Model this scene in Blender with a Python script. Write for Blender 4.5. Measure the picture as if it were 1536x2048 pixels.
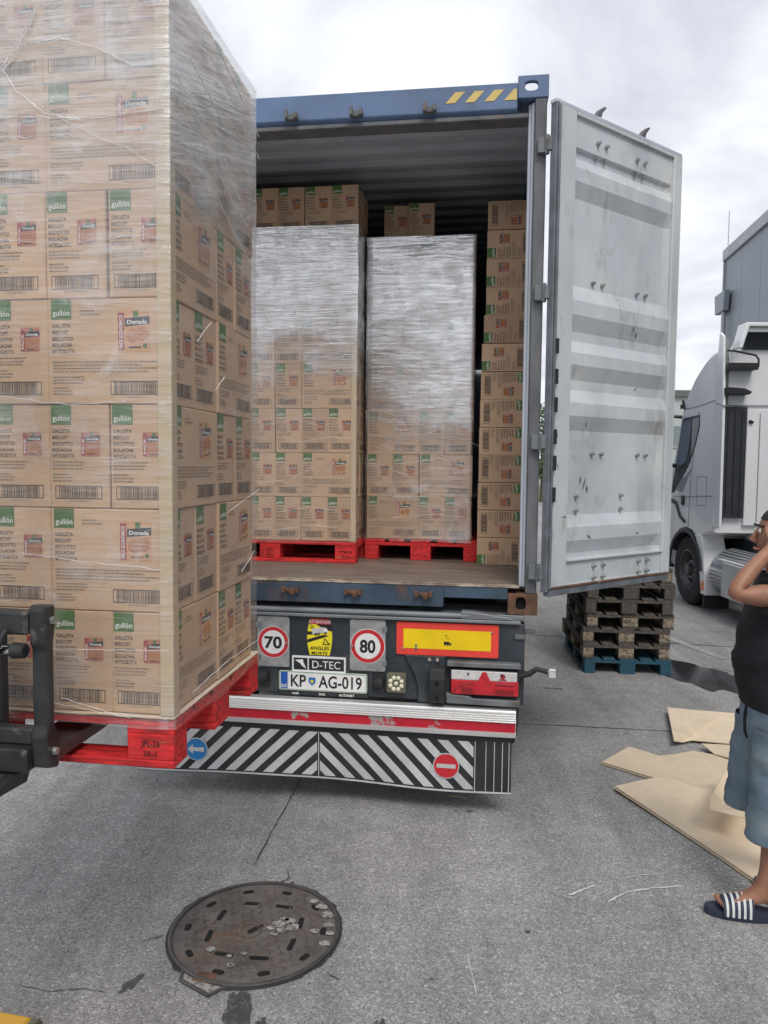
import bpy, bmesh, math, random
from mathutils import Matrix, Vector, Euler
from mathutils import noise as mnoise
R = math.radians
random.seed(7)
scene = bpy.context.scene
for o in list(bpy.data.objects): bpy.data.objects.remove(o)
COL = scene.collection

# ------------------------------------------------------------------ camera
CAM_H = 1.956
PITCH, ROLL, FPX = 0.0631, 0.0096, 1508.0
cam_data = bpy.data.cameras.new('camera')
cam_data.sensor_fit = 'HORIZONTAL'; cam_data.sensor_width = 36.0
cam_data.lens = 36.0 * FPX / 1536.0
cam_data.clip_start = 0.05; cam_data.clip_end = 3000
cam = bpy.data.objects.new('camera', cam_data); COL.objects.link(cam)
fwd = Vector((0, math.cos(PITCH), -math.sin(PITCH)))
up0 = Vector((0, math.sin(PITCH), math.cos(PITCH))); ri0 = Vector((1, 0, 0))
ri = ri0 * math.cos(ROLL) + up0 * math.sin(ROLL)
up = up0 * math.cos(ROLL) - ri0 * math.sin(ROLL)
m = Matrix((ri, up, -fwd)).transposed().to_4x4(); m.translation = (0, 0, CAM_H)
cam.matrix_world = m
scene.camera = cam

# ------------------------------------------------------------------ sky, sun, exposure
SUN_EL, SUN_AZ = R(52), R(168)          # azimuth of the sun clockwise from +Y
world = bpy.data.worlds.new('World'); scene.world = world; world.use_nodes = True
nt = world.node_tree; nt.nodes.clear()
def N(tree, typ, **kw):
    n = tree.nodes.new(typ)
    for k, v in kw.items(): setattr(n, k, v)
    return n
out = N(nt, 'ShaderNodeOutputWorld'); bg = N(nt, 'ShaderNodeBackground')
sky = N(nt, 'ShaderNodeTexSky', sky_type='NISHITA', sun_disc=False)
sky.sun_elevation = SUN_EL; sky.sun_rotation = SUN_AZ
skys = N(nt, 'ShaderNodeMix', data_type='RGBA', blend_type='MULTIPLY'); skys.inputs[0].default_value = 1
nt.links.new(sky.outputs[0], skys.inputs[6]); skys.inputs[7].default_value = (.10, .10, .10, 1)
tc = N(nt, 'ShaderNodeTexCoord')
# overcast layer: noise on a flat cloud deck (direction divided by its height)
sep = N(nt, 'ShaderNodeSeparateXYZ'); nt.links.new(tc.outputs['Generated'], sep.inputs[0])
mz = N(nt, 'ShaderNodeMath', operation='ABSOLUTE'); nt.links.new(sep.outputs[2], mz.inputs[0])
az = N(nt, 'ShaderNodeMath', operation='ADD'); az.inputs[1].default_value = .22; nt.links.new(mz.outputs[0], az.inputs[0])
dv = N(nt, 'ShaderNodeVectorMath', operation='DIVIDE'); nt.links.new(tc.outputs['Generated'], dv.inputs[0]); nt.links.new(az.outputs[0], dv.inputs[1])
nz = N(nt, 'ShaderNodeTexNoise'); nz.inputs['Scale'].default_value = 2.3; nz.inputs['Detail'].default_value = 6; nz.inputs['Roughness'].default_value = .52
nz.inputs['Distortion'].default_value = .35
nt.links.new(dv.outputs[0], nz.inputs['Vector'])
rmp = N(nt, 'ShaderNodeValToRGB')
rmp.color_ramp.elements[0].position = .33; rmp.color_ramp.elements[0].color = (.55, .565, .635, 1)
rmp.color_ramp.elements[1].position = .68; rmp.color_ramp.elements[1].color = (.90, .91, .92, 1)
e = rmp.color_ramp.elements.new(.5); e.color = (.70, .72, .78, 1)
nt.links.new(nz.outputs[0], rmp.inputs[0])
mx = N(nt, 'ShaderNodeMix', data_type='RGBA'); mx.inputs[0].default_value = .96
nt.links.new(skys.outputs[2], mx.inputs[6]); nt.links.new(rmp.outputs[0], mx.inputs[7])
nt.links.new(mx.outputs[2], bg.inputs[0]); bg.inputs[1].default_value = 1.0
nt.links.new(bg.outputs[0], out.inputs[0])

sun_d = bpy.data.lights.new('sun', 'SUN'); sun_d.energy = 1.5; sun_d.angle = R(25); sun_d.color = (1, .96, .9)
sun = bpy.data.objects.new('sun', sun_d); COL.objects.link(sun)
sdir = Vector((math.sin(SUN_AZ) * math.cos(SUN_EL), math.cos(SUN_AZ) * math.cos(SUN_EL), math.sin(SUN_EL)))
sun.rotation_euler = sdir.to_track_quat('Z', 'Y').to_euler()
sun.location = (0, 0, 30)
vs = scene.view_settings
vs.view_transform = 'Standard'; vs.look = 'None'; vs.gamma = 1; vs.exposure = 0.32; vs.use_curve_mapping = False

# ------------------------------------------------------------------ materials
MATS = {}
def new_mat(name):
    mt = bpy.data.materials.new(name); mt.use_nodes = True; MATS[name] = mt
    t = mt.node_tree; b = t.nodes['Principled BSDF']
    return mt, t, b
def obj_vec(t, scale=(1, 1, 1), rnd=True):
    """object-space coordinates, shifted per object so that copies differ"""
    c = N(t, 'ShaderNodeTexCoord'); mp = N(t, 'ShaderNodeMapping'); mp.inputs['Scale'].default_value = scale
    if rnd:
        oi = N(t, 'ShaderNodeObjectInfo'); ml = N(t, 'ShaderNodeMath', operation='MULTIPLY'); ml.inputs[1].default_value = 37.0
        t.links.new(oi.outputs['Random'], ml.inputs[0])
        ad = N(t, 'ShaderNodeVectorMath', operation='ADD'); t.links.new(c.outputs['Object'], ad.inputs[0]); t.links.new(ml.outputs[0], ad.inputs[1])
        t.links.new(ad.outputs[0], mp.inputs[0])
    else: t.links.new(c.outputs['Object'], mp.inputs[0])
    return mp.outputs[0]
def noise(t, vec, scale, detail=4, rough=.55, dist=0):
    n = N(t, 'ShaderNodeTexNoise'); n.inputs['Scale'].default_value = scale; n.inputs['Detail'].default_value = detail
    n.inputs['Roughness'].default_value = rough; n.inputs['Distortion'].default_value = dist
    t.links.new(vec, n.inputs['Vector']); return n.outputs[0]
def ramp(t, fac, stops):
    r = N(t, 'ShaderNodeValToRGB'); els = r.color_ramp.elements
    while len(els) < len(stops): els.new(.5)
    for el, (p, c) in zip(els, stops):
        el.position = p; el.color = (c, c, c, 1) if not hasattr(c, '__len__') else (*c, 1)
    t.links.new(fac, r.inputs[0]); return r.outputs[0]
def mixc(t, fac, a, b, blend='MIX'):
    mm = N(t, 'ShaderNodeMix', data_type='RGBA', blend_type=blend)
    if hasattr(fac, 'links') or hasattr(fac, 'is_linked'): t.links.new(fac, mm.inputs[0])
    else: mm.inputs[0].default_value = fac
    for i, x in ((6, a), (7, b)):
        if hasattr(x, 'is_linked'): t.links.new(x, mm.inputs[i])
        else: mm.inputs[i].default_value = (*x, 1)
    return mm.outputs[2]
def add_bump(t, b, h, strength=.3, dist=.01):
    bp = N(t, 'ShaderNodeBump'); bp.inputs['Strength'].default_value = strength; bp.inputs['Distance'].default_value = dist
    t.links.new(h, bp.inputs['Height']); t.links.new(bp.outputs[0], b.inputs['Normal'])
def mat(name, col, rough=.6, metal=0, var=.25, vs_=6, stretch=(1, 1, 1), bump=.0, bs=60, bdist=.002, spec=.5, coat=0,
        wear=None, wear_t=.62, wear_s=8, wear_soft=.04, rvar=.15, grime=None):
    """plain painted / raw surface with mottled tone and optional worn-through patches of colour `wear`"""
    mt, t, b = new_mat(name)
    v = obj_vec(t, stretch)
    n1 = noise(t, v, vs_, 5)
    lo = tuple(max(0, c * (1 - var)) for c in col); hi = tuple(min(1, c * (1 + var)) for c in col)
    c = ramp(t, n1, [(.3, lo), (.7, hi)])
    if wear is not None:
        n2 = noise(t, v, wear_s, 7, .65)
        w = ramp(t, n2, [(wear_t - wear_soft, 0.), (wear_t + wear_soft, 1.)])
        c = mixc(t, w, c, wear)
    if grime is not None:
        gc, gt, gs, gsoft = grime; c = mixc(t, ramp(t, noise(t, v, gs, 8, .7, .4), [(gt - gsoft, 0.), (gt + gsoft, .8)]), c, gc)
    t.links.new(c, b.inputs['Base Color'])
    r = ramp(t, n1, [(.3, max(0, rough - rvar)), (.7, min(1, rough + rvar))]); t.links.new(r, b.inputs['Roughness'])
    b.inputs['Metallic'].default_value = metal
    b.inputs['Specular IOR Level'].default_value = spec
    if coat: b.inputs['Coat Weight'].default_value = coat
    if bump: add_bump(t, b, noise(t, v, bs, 4), bump, bdist)
    return mt

def asphalt():
    mt, t, b = new_mat('asphalt')
    v = obj_vec(t, rnd=False)
    fine = noise(t, v, 130, 5, .8)
    def cells(scale, stops):
        a_ = N(t, 'ShaderNodeTexVoronoi'); a_.inputs['Scale'].default_value = scale; t.links.new(v, a_.inputs['Vector'])
        sp = N(t, 'ShaderNodeSeparateColor'); t.links.new(a_.outputs['Color'], sp.inputs[0]); return ramp(t, sp.outputs[0], stops)
    big = noise(t, v, .8, 5, .6); mid = noise(t, v, 6, 6, .7)
    base = ramp(t, big, [(.3, (.255, .251, .244)), (.5, (.31, .306, .298)), (.72, (.365, .36, .351))])
    c = mixc(t, 1.0, base, cells(175, [(.0, .62), (.35, .92), (.75, 1.06), (.93, 1.2), (1., 1.65)]), 'MULTIPLY')
    c = mixc(t, .4, c, mixc(t, 1.0, c, cells(95, [(.0, .55), (.4, .95), (.85, 1.12), (1., 1.9)]), 'MULTIPLY'))
    c = mixc(t, 1.0, c, ramp(t, fine, [(.28, .55), (.5, 1.), (.72, 1.5)]), 'MULTIPLY')
    c = mixc(t, 1.0, c, ramp(t, mid, [(.3, .86), (.62, 1.08)]), 'MULTIPLY')
    # rubbed tyre tracks along the yard and small dark drips
    tm = N(t, 'ShaderNodeMapping'); tm.inputs['Rotation'].default_value = (0, 0, .5); tm.inputs['Scale'].default_value = (2.2, .22, 1); t.links.new(v, tm.inputs[0])
    c = mixc(t, 1.0, c, ramp(t, noise(t, tm.outputs[0], 1.3, 7, .65, .6), [(.42, 1.0), (.56, .86), (.70, .74)]), 'MULTIPLY')
    c = mixc(t, ramp(t, noise(t, v, 11, 5, .7), [(.68, 0.), (.74, .55)]), c, (.075, .073, .07))
    # oil stains with their own ragged outline
    st = noise(t, v, 1.6, 8, .7, .4); c = mixc(t, ramp(t, st, [(.66, 0.), (.75, .5)]), c, (.06, .06, .06))
    t.links.new(c, b.inputs['Base Color'])
    b.inputs['Roughness'].default_value = .85; b.inputs['Specular IOR Level'].default_value = .3
    add_bump(t, b, fine, .5, .004)
    return mt
asphalt()
def cardboard(name, col, var=.1):
    mt, t, b = new_mat(name)
    v = obj_vec(t); w = obj_vec(t, (1, 1, 40))
    n1 = noise(t, v, 4, 4); n2 = noise(t, w, 12, 3)
    c = ramp(t, n1, [(.3, tuple(x * (1 - var) for x in col)), (.7, tuple(x * (1 + var) for x in col))])
    c = mixc(t, .25, c, ramp(t, n2, [(.3, tuple(x * .8 for x in col)), (.7, tuple(x * 1.15 for x in col))]))
    if name == 'sheet_board': c = mixc(t, ramp(t, noise(t, v, 2.6, 8, .7, .5), [(.56, 0.), (.70, .55)]), c, (.40, .33, .25))
    oi = N(t, 'ShaderNodeObjectInfo'); tone = ramp(t, oi.outputs['Random'], [(0., .90), (.5, 1.), (1., 1.09)]); c = mixc(t, 1.0, c, tone, 'MULTIPLY')
    t.links.new(c, b.inputs['Base Color']); b.inputs['Roughness'].default_value = .78; b.inputs['Specular IOR Level'].default_value = .25
    add_bump(t, b, n2, .12, .002)
    return mt
cardboard('carton', (.55, .378, .245), .09)
cardboard('sheet_board', (.70, .575, .42), .06)
cardboard('edge_board', (.56, .44, .28), .08)
for nm, col in dict(ink=(.05, .042, .036), print_green=(.075, .165, .045), print_white=(.75, .74, .68), print_red=(.33, .05, .05), print_navy=(.03, .035, .05),
                    print_orange=(.55, .22, .07), print_biscuit=(.42, .17, .06), print_tan=(.60, .33, .17), print_rust=(.44, .17, .11), faint_ink=(.26, .19, .125),
                    paper_white=(.78, .78, .76), black_ink=(.012, .012, .013), sign_red=(.55, .02, .03), sign_blue=(.02, .19, .46), sign_yellow=(.85, .72, .02),
                    plate_blue=(.01, .10, .42), plate_green=(.12, .36, .14), refl_yellow=(.88, .62, .0), refl_red=(.82, .06, .04), stripe_yellow=(.62, .47, .16),
                    stencil=(.10, .012, .012)).items():
    mat(nm, col, .6, var=.08, vs_=9)
mat('red_pallet', (.60, .030, .032), .72, grime=((.20, .03, .028), .60, 5, .07), var=.45, vs_=8, stretch=(1, 7, 7), bump=.5, bs=30, bdist=.003, wear=(.36, .16, .10), wear_t=.66, wear_s=7, wear_soft=.06, spec=.3)
mat('raw_wood', (.42, .29, .17), .8, var=.2, vs_=12, stretch=(1, 8, 8), bump=.2)
mat('old_wood', (.085, .072, .062), .85, var=.45, vs_=9, stretch=(1, 7, 7), bump=.4, bs=50, wear=(.24, .20, .16), wear_t=.63, wear_s=5, wear_soft=.1)
mat('pale_wood', (.34, .27, .19), .85, var=.3, vs_=9, stretch=(1, 7, 7), bump=.3, bs=50, wear=(.08, .07, .06), wear_t=.54, wear_s=5, wear_soft=.1)
mat('blue_wood', (.014, .085, .13), .8, var=.35, vs_=9, stretch=(1, 7, 7), bump=.3, bs=50, wear=(.09, .08, .07), wear_t=.6, wear_s=7, wear_soft=.08)
mat('container_blue', (.108, .168, .29), .55, var=.25, vs_=3, wear=(.085, .085, .10), wear_t=.66, wear_s=4, wear_soft=.10)
mat('container_sill', (.045, .075, .115), .55, var=.35, vs_=4, wear=(.14, .075, .045), wear_t=.60, wear_s=7, wear_soft=.08, bump=.15, bs=30)
mat('container_inside', (.47, .51, .57), .6, var=.15, vs_=2.5, stretch=(1, 1, .4), wear=(.12, .10, .09), wear_t=.72, wear_s=7)
mat('rust', (.14, .072, .042), .8, var=.5, vs_=14, bump=.4, bs=40, wear=(.34, .20, .10), wear_t=.64, wear_s=11)
mat('rusty_post', (.125, .13, .14), .7, var=.35, vs_=10, stretch=(1, 1, .3), wear=(.20, .135, .10), wear_t=.63, wear_s=8, wear_soft=.08)
mat('worn_edge', (.42, .36, .27), .6, var=.45, vs_=14, wear=(.16, .12, .09), wear_t=.5, wear_s=12, wear_soft=.08)
mat('door_paint', (.50, .54, .565), .45, var=.20, vs_=1.9, stretch=(1, 1, .6), wear=(.70, .70, .68), wear_t=.60, wear_s=3.0, wear_soft=.14, rvar=.08, bump=.12, bs=7, bdist=.012, grime=((.33, .325, .31), .625, 5.5, .07))
mat('door_frame_paint', (.545, .58, .59), .45, var=.13, vs_=2.5, stretch=(1, 1, .5), wear=(.24, .20, .17), wear_t=.68, wear_s=7, wear_soft=.03, rvar=.08, grime=((.34, .32, .29), .63, 9, .06))
mat('scuff', (.12, .115, .11), .8, var=.3)
mat('rubber', (.022, .023, .025), .65, var=.3, vs_=20)
mat('gasket', (.14, .16, .18), .55, var=.3, vs_=10)
mat('galvanised', (.47, .48, .48), .42, .75, var=.2, vs_=18, rvar=.1)
mat('zinc', (.42, .42, .40), .4, .6, var=.3, vs_=30)
mat('chassis', (.030, .040, .050), .5, grime=((.085, .08, .075), .62, 5, .1), var=.3, vs_=5, wear=(.07, .065, .06), wear_t=.66, wear_s=9)
mat('chassis_grey', (.17, .185, .195), .5, .1, var=.25, vs_=6, wear=(.10, .085, .07), wear_t=.6, wear_s=9, wear_soft=.1)
mat('ledge_steel', (.20, .215, .23), .45, .2, var=.25, vs_=7, stretch=(.5, 3, 3), wear=(.62, .62, .6), wear_t=.67, wear_s=10, wear_soft=.02)
mat('aluminium', (.74, .74, .73), .34, .55, var=.1, vs_=5, stretch=(.4, 3, 3), rvar=.08)
mat('bar_red', (.50, .012, .03), .45, var=.15, wear=(.33, .33, .31), wear_t=.585, wear_s=3.4, wear_soft=.012)
mat('mud_rubber', (.021, .024, .026), .6, var=.35, vs_=6)
mat('flap_white', (.52, .53, .53), .55, var=.18, vs_=6, stretch=(1, 1, .5), wear=(.25, .25, .25), wear_t=.68, wear_s=12, wear_soft=.08)
mat('lens_white', (.62, .60, .60), .12, var=.15, vs_=30, rvar=.05, coat=.5)
mat('lens_red', (.55, .012, .025), .12, var=.2, vs_=30, rvar=.05, coat=.6)
mat('lens_dark_red', (.28, .006, .015), .15, var=.2, vs_=60, rvar=.05, coat=.6)
mat('lens_cream', (.80, .76, .58), .15, var=.1, rvar=.05, coat=.4)
mat('lamp_body', (.13, .125, .085), .5, var=.2)
mat('amber', (.75, .20, .02), .25, var=.1)
mat('floor_ply', (.185, .148, .12), .55, var=.22, vs_=2.5, stretch=(1, 5, 1), bump=.06, bs=20, wear=(.29, .245, .20), wear_t=.68, wear_s=4, wear_soft=.06)
mat('truck_white', (.80, .81, .815), .22, var=.03, vs_=2, coat=.5, rvar=.04)
mat('truck_grey', (.25, .27, .28), .4, var=.08, rvar=.05)
mat('truck_dark', (.03, .034, .042), .5, var=.15)
mat('black_plastic', (.02, .021, .022), .45, var=.2)
mat('tyre', (.024, .024, .025), .8, var=.25, vs_=12, bump=.2, bs=80)
mat('rim_steel', (.09, .095, .10), .42, .4, var=.25, vs_=10)
mat('chrome', (.62, .62, .62), .18, 1, var=.08, rvar=.05)
mat('cladding', (.245, .275, .315), .45, .1, var=.05, vs_=1, rvar=.05)
mat('coping', (.36, .38, .405), .45, .1, var=.05)
mat('far_wall', (.44, .46, .48), .7, var=.05)
mat('far_roof', (.12, .13, .14), .6, var=.1)
mat('cast_iron', (.135, .12, .112), .58, .25, var=.3, vs_=9, bump=.35, bs=90, wear=(.15, .095, .06), wear_t=.60, wear_s=5, wear_soft=.08)
mat('iron_rim', (.075, .072, .070), .5, .3, var=.3, vs_=12)
mat('cement', (.29, .28, .265), .85, var=.35, vs_=60, bump=.4, wear=(.12, .11, .1), wear_t=.56, wear_s=40, wear_soft=.05)
mat('hole_black', (.004, .004, .004), .9, var=0)  # black for openings, the shade inside them put into the colour
mat('crack', (.035, .034, .033), .9, var=.3)
mat('faded_paint', (.32, .315, .30), .85, var=.2)
mat('chalk', (.60, .60, .58), .9, var=.2)
def damp():
    mt, t, b = new_mat('damp'); o = t.nodes['Material Output']; v = obj_vec(t, rnd=False)
    b.inputs['Base Color'].default_value = (.06, .061, .063, 1); b.inputs['Roughness'].default_value = .55
    tr = N(t, 'ShaderNodeBsdfTransparent'); ms = N(t, 'ShaderNodeMixShader')
    f_ = ramp(t, noise(t, v, 38, 6, .75), [(.36, .15), (.52, .85)]); t.links.new(f_, ms.inputs[0]); t.links.new(tr.outputs[0], ms.inputs[1]); t.links.new(b.outputs[0], ms.inputs[2]); t.links.new(ms.outputs[0], o.inputs[0])
damp()
mat('yellow_paint', (.72, .40, .035), .55, var=.15, vs_=7, wear=(.3, .27, .22), wear_t=.66, wear_s=9, bump=.2)
mat('fork_steel', (.036, .038, .040), .45, .25, var=.35, vs_=10, wear=(.14, .13, .12), wear_t=.62, wear_s=12, wear_soft=.05, bump=.1, bs=40)
mat('fork_blade', (.10, .085, .08), .45, .5, var=.3, vs_=8)
mat('tshirt', (.0065, .0075, .0105), .85, var=.2, vs_=20, bump=.15, bs=300)
mat('denim', (.12, .175, .225), .85, var=.22, vs_=6, stretch=(1, 1, 2), bump=.3, bs=220, wear=(.215, .255, .27), wear_t=.58, wear_s=5, wear_soft=.15)
mat('skin', (.30, .145, .09), .5, var=.22, vs_=14, rvar=.08, bump=.12, bs=160, bdist=.001)
mat('nail', (.55, .33, .27), .35, var=.05)
mat('hair', (.02, .016, .013), .7, var=.3, vs_=40)
mat('eye_white', (.7, .68, .64), .3, var=.02)
mat('slide_navy', (.026, .032, .060), .6, var=.15, bump=.15, bs=200)
mat('slide_white', (.62, .64, .62), .6, var=.08)
mat('leaf', (.055, .115, .030), .6, var=.5, vs_=1.5)
mat('bark', (.10, .075, .055), .9, var=.3, bump=.4)
mat('grass', (.11, .17, .04), .9, var=.3, vs_=.6)
mat('splinter', (.52, .42, .25), .8, var=.15)
mat('red_scrap', (.5, .08, .06), .6, var=.1)

def glass(name, col=(.16, .19, .20)):
    mt, t, b = new_mat(name); b.inputs['Base Color'].default_value = (*col, 1); b.inputs['Roughness'].default_value = .04
    b.inputs['Specular IOR Level'].default_value = .8; b.inputs['Coat Weight'].default_value = .6; b.inputs['Coat Roughness'].default_value = .02
glass('glass')
def water():
    mt, t, b = new_mat('water'); v = obj_vec(t, rnd=False)
    b.inputs['Base Color'].default_value = (.035, .036, .037, 1); b.inputs['Roughness'].default_value = .06; b.inputs['Specular IOR Level'].default_value = .5
    add_bump(t, b, noise(t, v, 3, 2), .03, .01)
water()
def film(name, lo, hi, haze_lo, haze_hi, streak=(1.2, 1.2, 26), gl=(.10, .30), rx=0.0, rough=.14, sheen=.55, glare_patch=0.0, bd=.007, thin=.6, blotch=.25):
    """clear stretch film: see-through, glossy on fine pulled wrinkles, milkier where layers overlap and sky glare is painted as haze (between heights lo and hi)"""
    mt, t, b = new_mat(name); t.nodes.remove(b)
    o = t.nodes['Material Output']
    c = N(t, 'ShaderNodeTexCoord')
    rt = N(t, 'ShaderNodeMapping'); rt.inputs['Rotation'].default_value = (rx, 0, 0); t.links.new(c.outputs['Object'], rt.inputs[0])
    mp = N(t, 'ShaderNodeMapping'); mp.inputs['Scale'].default_value = streak
    t.links.new(rt.outputs[0], mp.inputs[0]); v = mp.outputs[0]
    n1 = noise(t, v, 1.6, 7, .62, .5); n2 = noise(t, v, 5.5, 5, .6, .3)
    vv = N(t, 'ShaderNodeMapping'); vv.inputs['Scale'].default_value = (2.2, 2.2, 2.2); t.links.new(c.outputs['Object'], vv.inputs[0])
    n3 = noise(t, vv.outputs[0], 1.0, 4, .55, .6); n4 = noise(t, vv.outputs[0], 2.6, 5, .6, .9)
    sp = N(t, 'ShaderNodeSeparateXYZ'); t.links.new(c.outputs['Object'], sp.inputs[0])
    mr = N(t, 'ShaderNodeMapRange', interpolation_type='SMOOTHSTEP'); mr.inputs[1].default_value = lo; mr.inputs[2].default_value = hi
    mr.inputs[3].default_value = haze_lo; mr.inputs[4].default_value = haze_hi  # white haze grows with height, standing in for reflected sky
    wob = N(t, 'ShaderNodeMath', operation='MULTIPLY_ADD'); wob.inputs[1].default_value = .9; wob.inputs[2].default_value = -.45
    t.links.new(n3, wob.inputs[0])
    za = N(t, 'ShaderNodeMath', operation='ADD'); t.links.new(sp.outputs[2], za.inputs[0]); t.links.new(wob.outputs[0], za.inputs[1])
    t.links.new(za.outputs[0], mr.inputs[0])
    pt = ramp(t, n4, [(.52, 0.), (.68, glare_patch)])          # white blotches painted in for glare on the film
    h0 = N(t, 'ShaderNodeMath', operation='ADD'); t.links.new(mr.outputs[0], h0.inputs[0]); t.links.new(pt, h0.inputs[1])
    st = ramp(t, n1, [(.36, .5), (.52, .9), (.68, 1.45)])
    hz = N(t, 'ShaderNodeMath', operation='MULTIPLY', use_clamp=True); t.links.new(h0.outputs[0], hz.inputs[0]); t.links.new(st, hz.inputs[1])
    bp = N(t, 'ShaderNodeBump'); bp.inputs['Strength'].default_value = .9; bp.inputs['Distance'].default_value = bd
    hh = N(t, 'ShaderNodeMath', operation='ADD'); t.links.new(n1, hh.inputs[0])
    h2 = N(t, 'ShaderNodeMath', operation='MULTIPLY'); h2.inputs[1].default_value = .5; t.links.new(n2, h2.inputs[0]); t.links.new(h2.outputs[0], hh.inputs[1])
    t.links.new(hh.outputs[0], bp.inputs['Height'])
    tr = N(t, 'ShaderNodeBsdfTransparent'); tr.inputs[0].default_value = (.98, .98, .98, 1)
    g = N(t, 'ShaderNodeBsdfGlossy'); g.inputs['Roughness'].default_value = rough; g.inputs[0].default_value = (1, 1, 1, 1); t.links.new(bp.outputs[0], g.inputs['Normal'])
    g2 = N(t, 'ShaderNodeBsdfGlossy'); g2.inputs['Roughness'].default_value = .32; g2.inputs[0].default_value = (.97, .97, .97, 1); t.links.new(bp.outputs[0], g2.inputs['Normal'])
    d = N(t, 'ShaderNodeBsdfDiffuse'); d.inputs[0].default_value = (.86, .86, .85, 1); t.links.new(bp.outputs[0], d.inputs['Normal'])
    dg_ = N(t, 'ShaderNodeMixShader'); dg_.inputs[0].default_value = sheen; t.links.new(d.outputs[0], dg_.inputs[1]); t.links.new(g2.outputs[0], dg_.inputs[2])
    gf = N(t, 'ShaderNodeMapRange'); gf.inputs[1].default_value = .42; gf.inputs[2].default_value = .72; gf.inputs[3].default_value = gl[0]; gf.inputs[4].default_value = gl[1]
    t.links.new(n2, gf.inputs[0])
    ly = N(t, 'ShaderNodeMapRange', interpolation_type='SMOOTHSTEP'); ly.inputs[1].default_value = lo; ly.inputs[2].default_value = hi; ly.inputs[3].default_value = thin; ly.inputs[4].default_value = 1.0  # gloss also weakened low down, so the sky glare sits higher up
    t.links.new(za.outputs[0], ly.inputs[0])
    gm = N(t, 'ShaderNodeMath', operation='MULTIPLY'); t.links.new(gf.outputs[0], gm.inputs[0]); t.links.new(ly.outputs[0], gm.inputs[1])
    bl = ramp(t, n4, [(.36, 1 - blotch), (.62, 1 + blotch * .4)]); gm2 = N(t, 'ShaderNodeMath', operation='MULTIPLY', use_clamp=True); t.links.new(gm.outputs[0], gm2.inputs[0]); t.links.new(bl, gm2.inputs[1]); gm = gm2
    m1 = N(t, 'ShaderNodeMixShader'); t.links.new(gm.outputs[0], m1.inputs[0]); t.links.new(tr.outputs[0], m1.inputs[1]); t.links.new(g.outputs[0], m1.inputs[2])
    m2 = N(t, 'ShaderNodeMixShader'); t.links.new(hz.outputs[0], m2.inputs[0]); t.links.new(m1.outputs[0], m2.inputs[1]); t.links.new(dg_.outputs[0], m2.inputs[2])
    t.links.new(m2.outputs[0], o.inputs[0])
film('film_near', 1.35, 1.95, .035, .36, streak=(1.0, 1.0, 13), gl=(.10, .40), glare_patch=.20, rough=.15, bd=.007, sheen=.35, thin=.75)
film('film_near_side', 1.48, 1.90, .05, .56, streak=(1.2, 1.0, 11), gl=(.14, .50), rx=-.30, glare_patch=.08, rough=.17, bd=.005, sheen=.2)  # hazier on this side: its grazing sky glare is put into the film colour
film('film_inner_left', 1.28, 1.60, .03, .20, streak=(1.0, 1.0, 20), gl=(.46, .95), sheen=.4, glare_patch=.06, rough=.10, bd=.0048, thin=.20, blotch=.25)
film('film_inner_right', .70, 1.30, .04, .20, streak=(1.0, 1.0, 10), gl=(.46, .95), sheen=.4, glare_patch=.24, rough=.10, bd=.0048, thin=.26, blotch=.35)
mat('film_fold', (.82, .82, .82), .25, var=.08, vs_=60)

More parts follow.
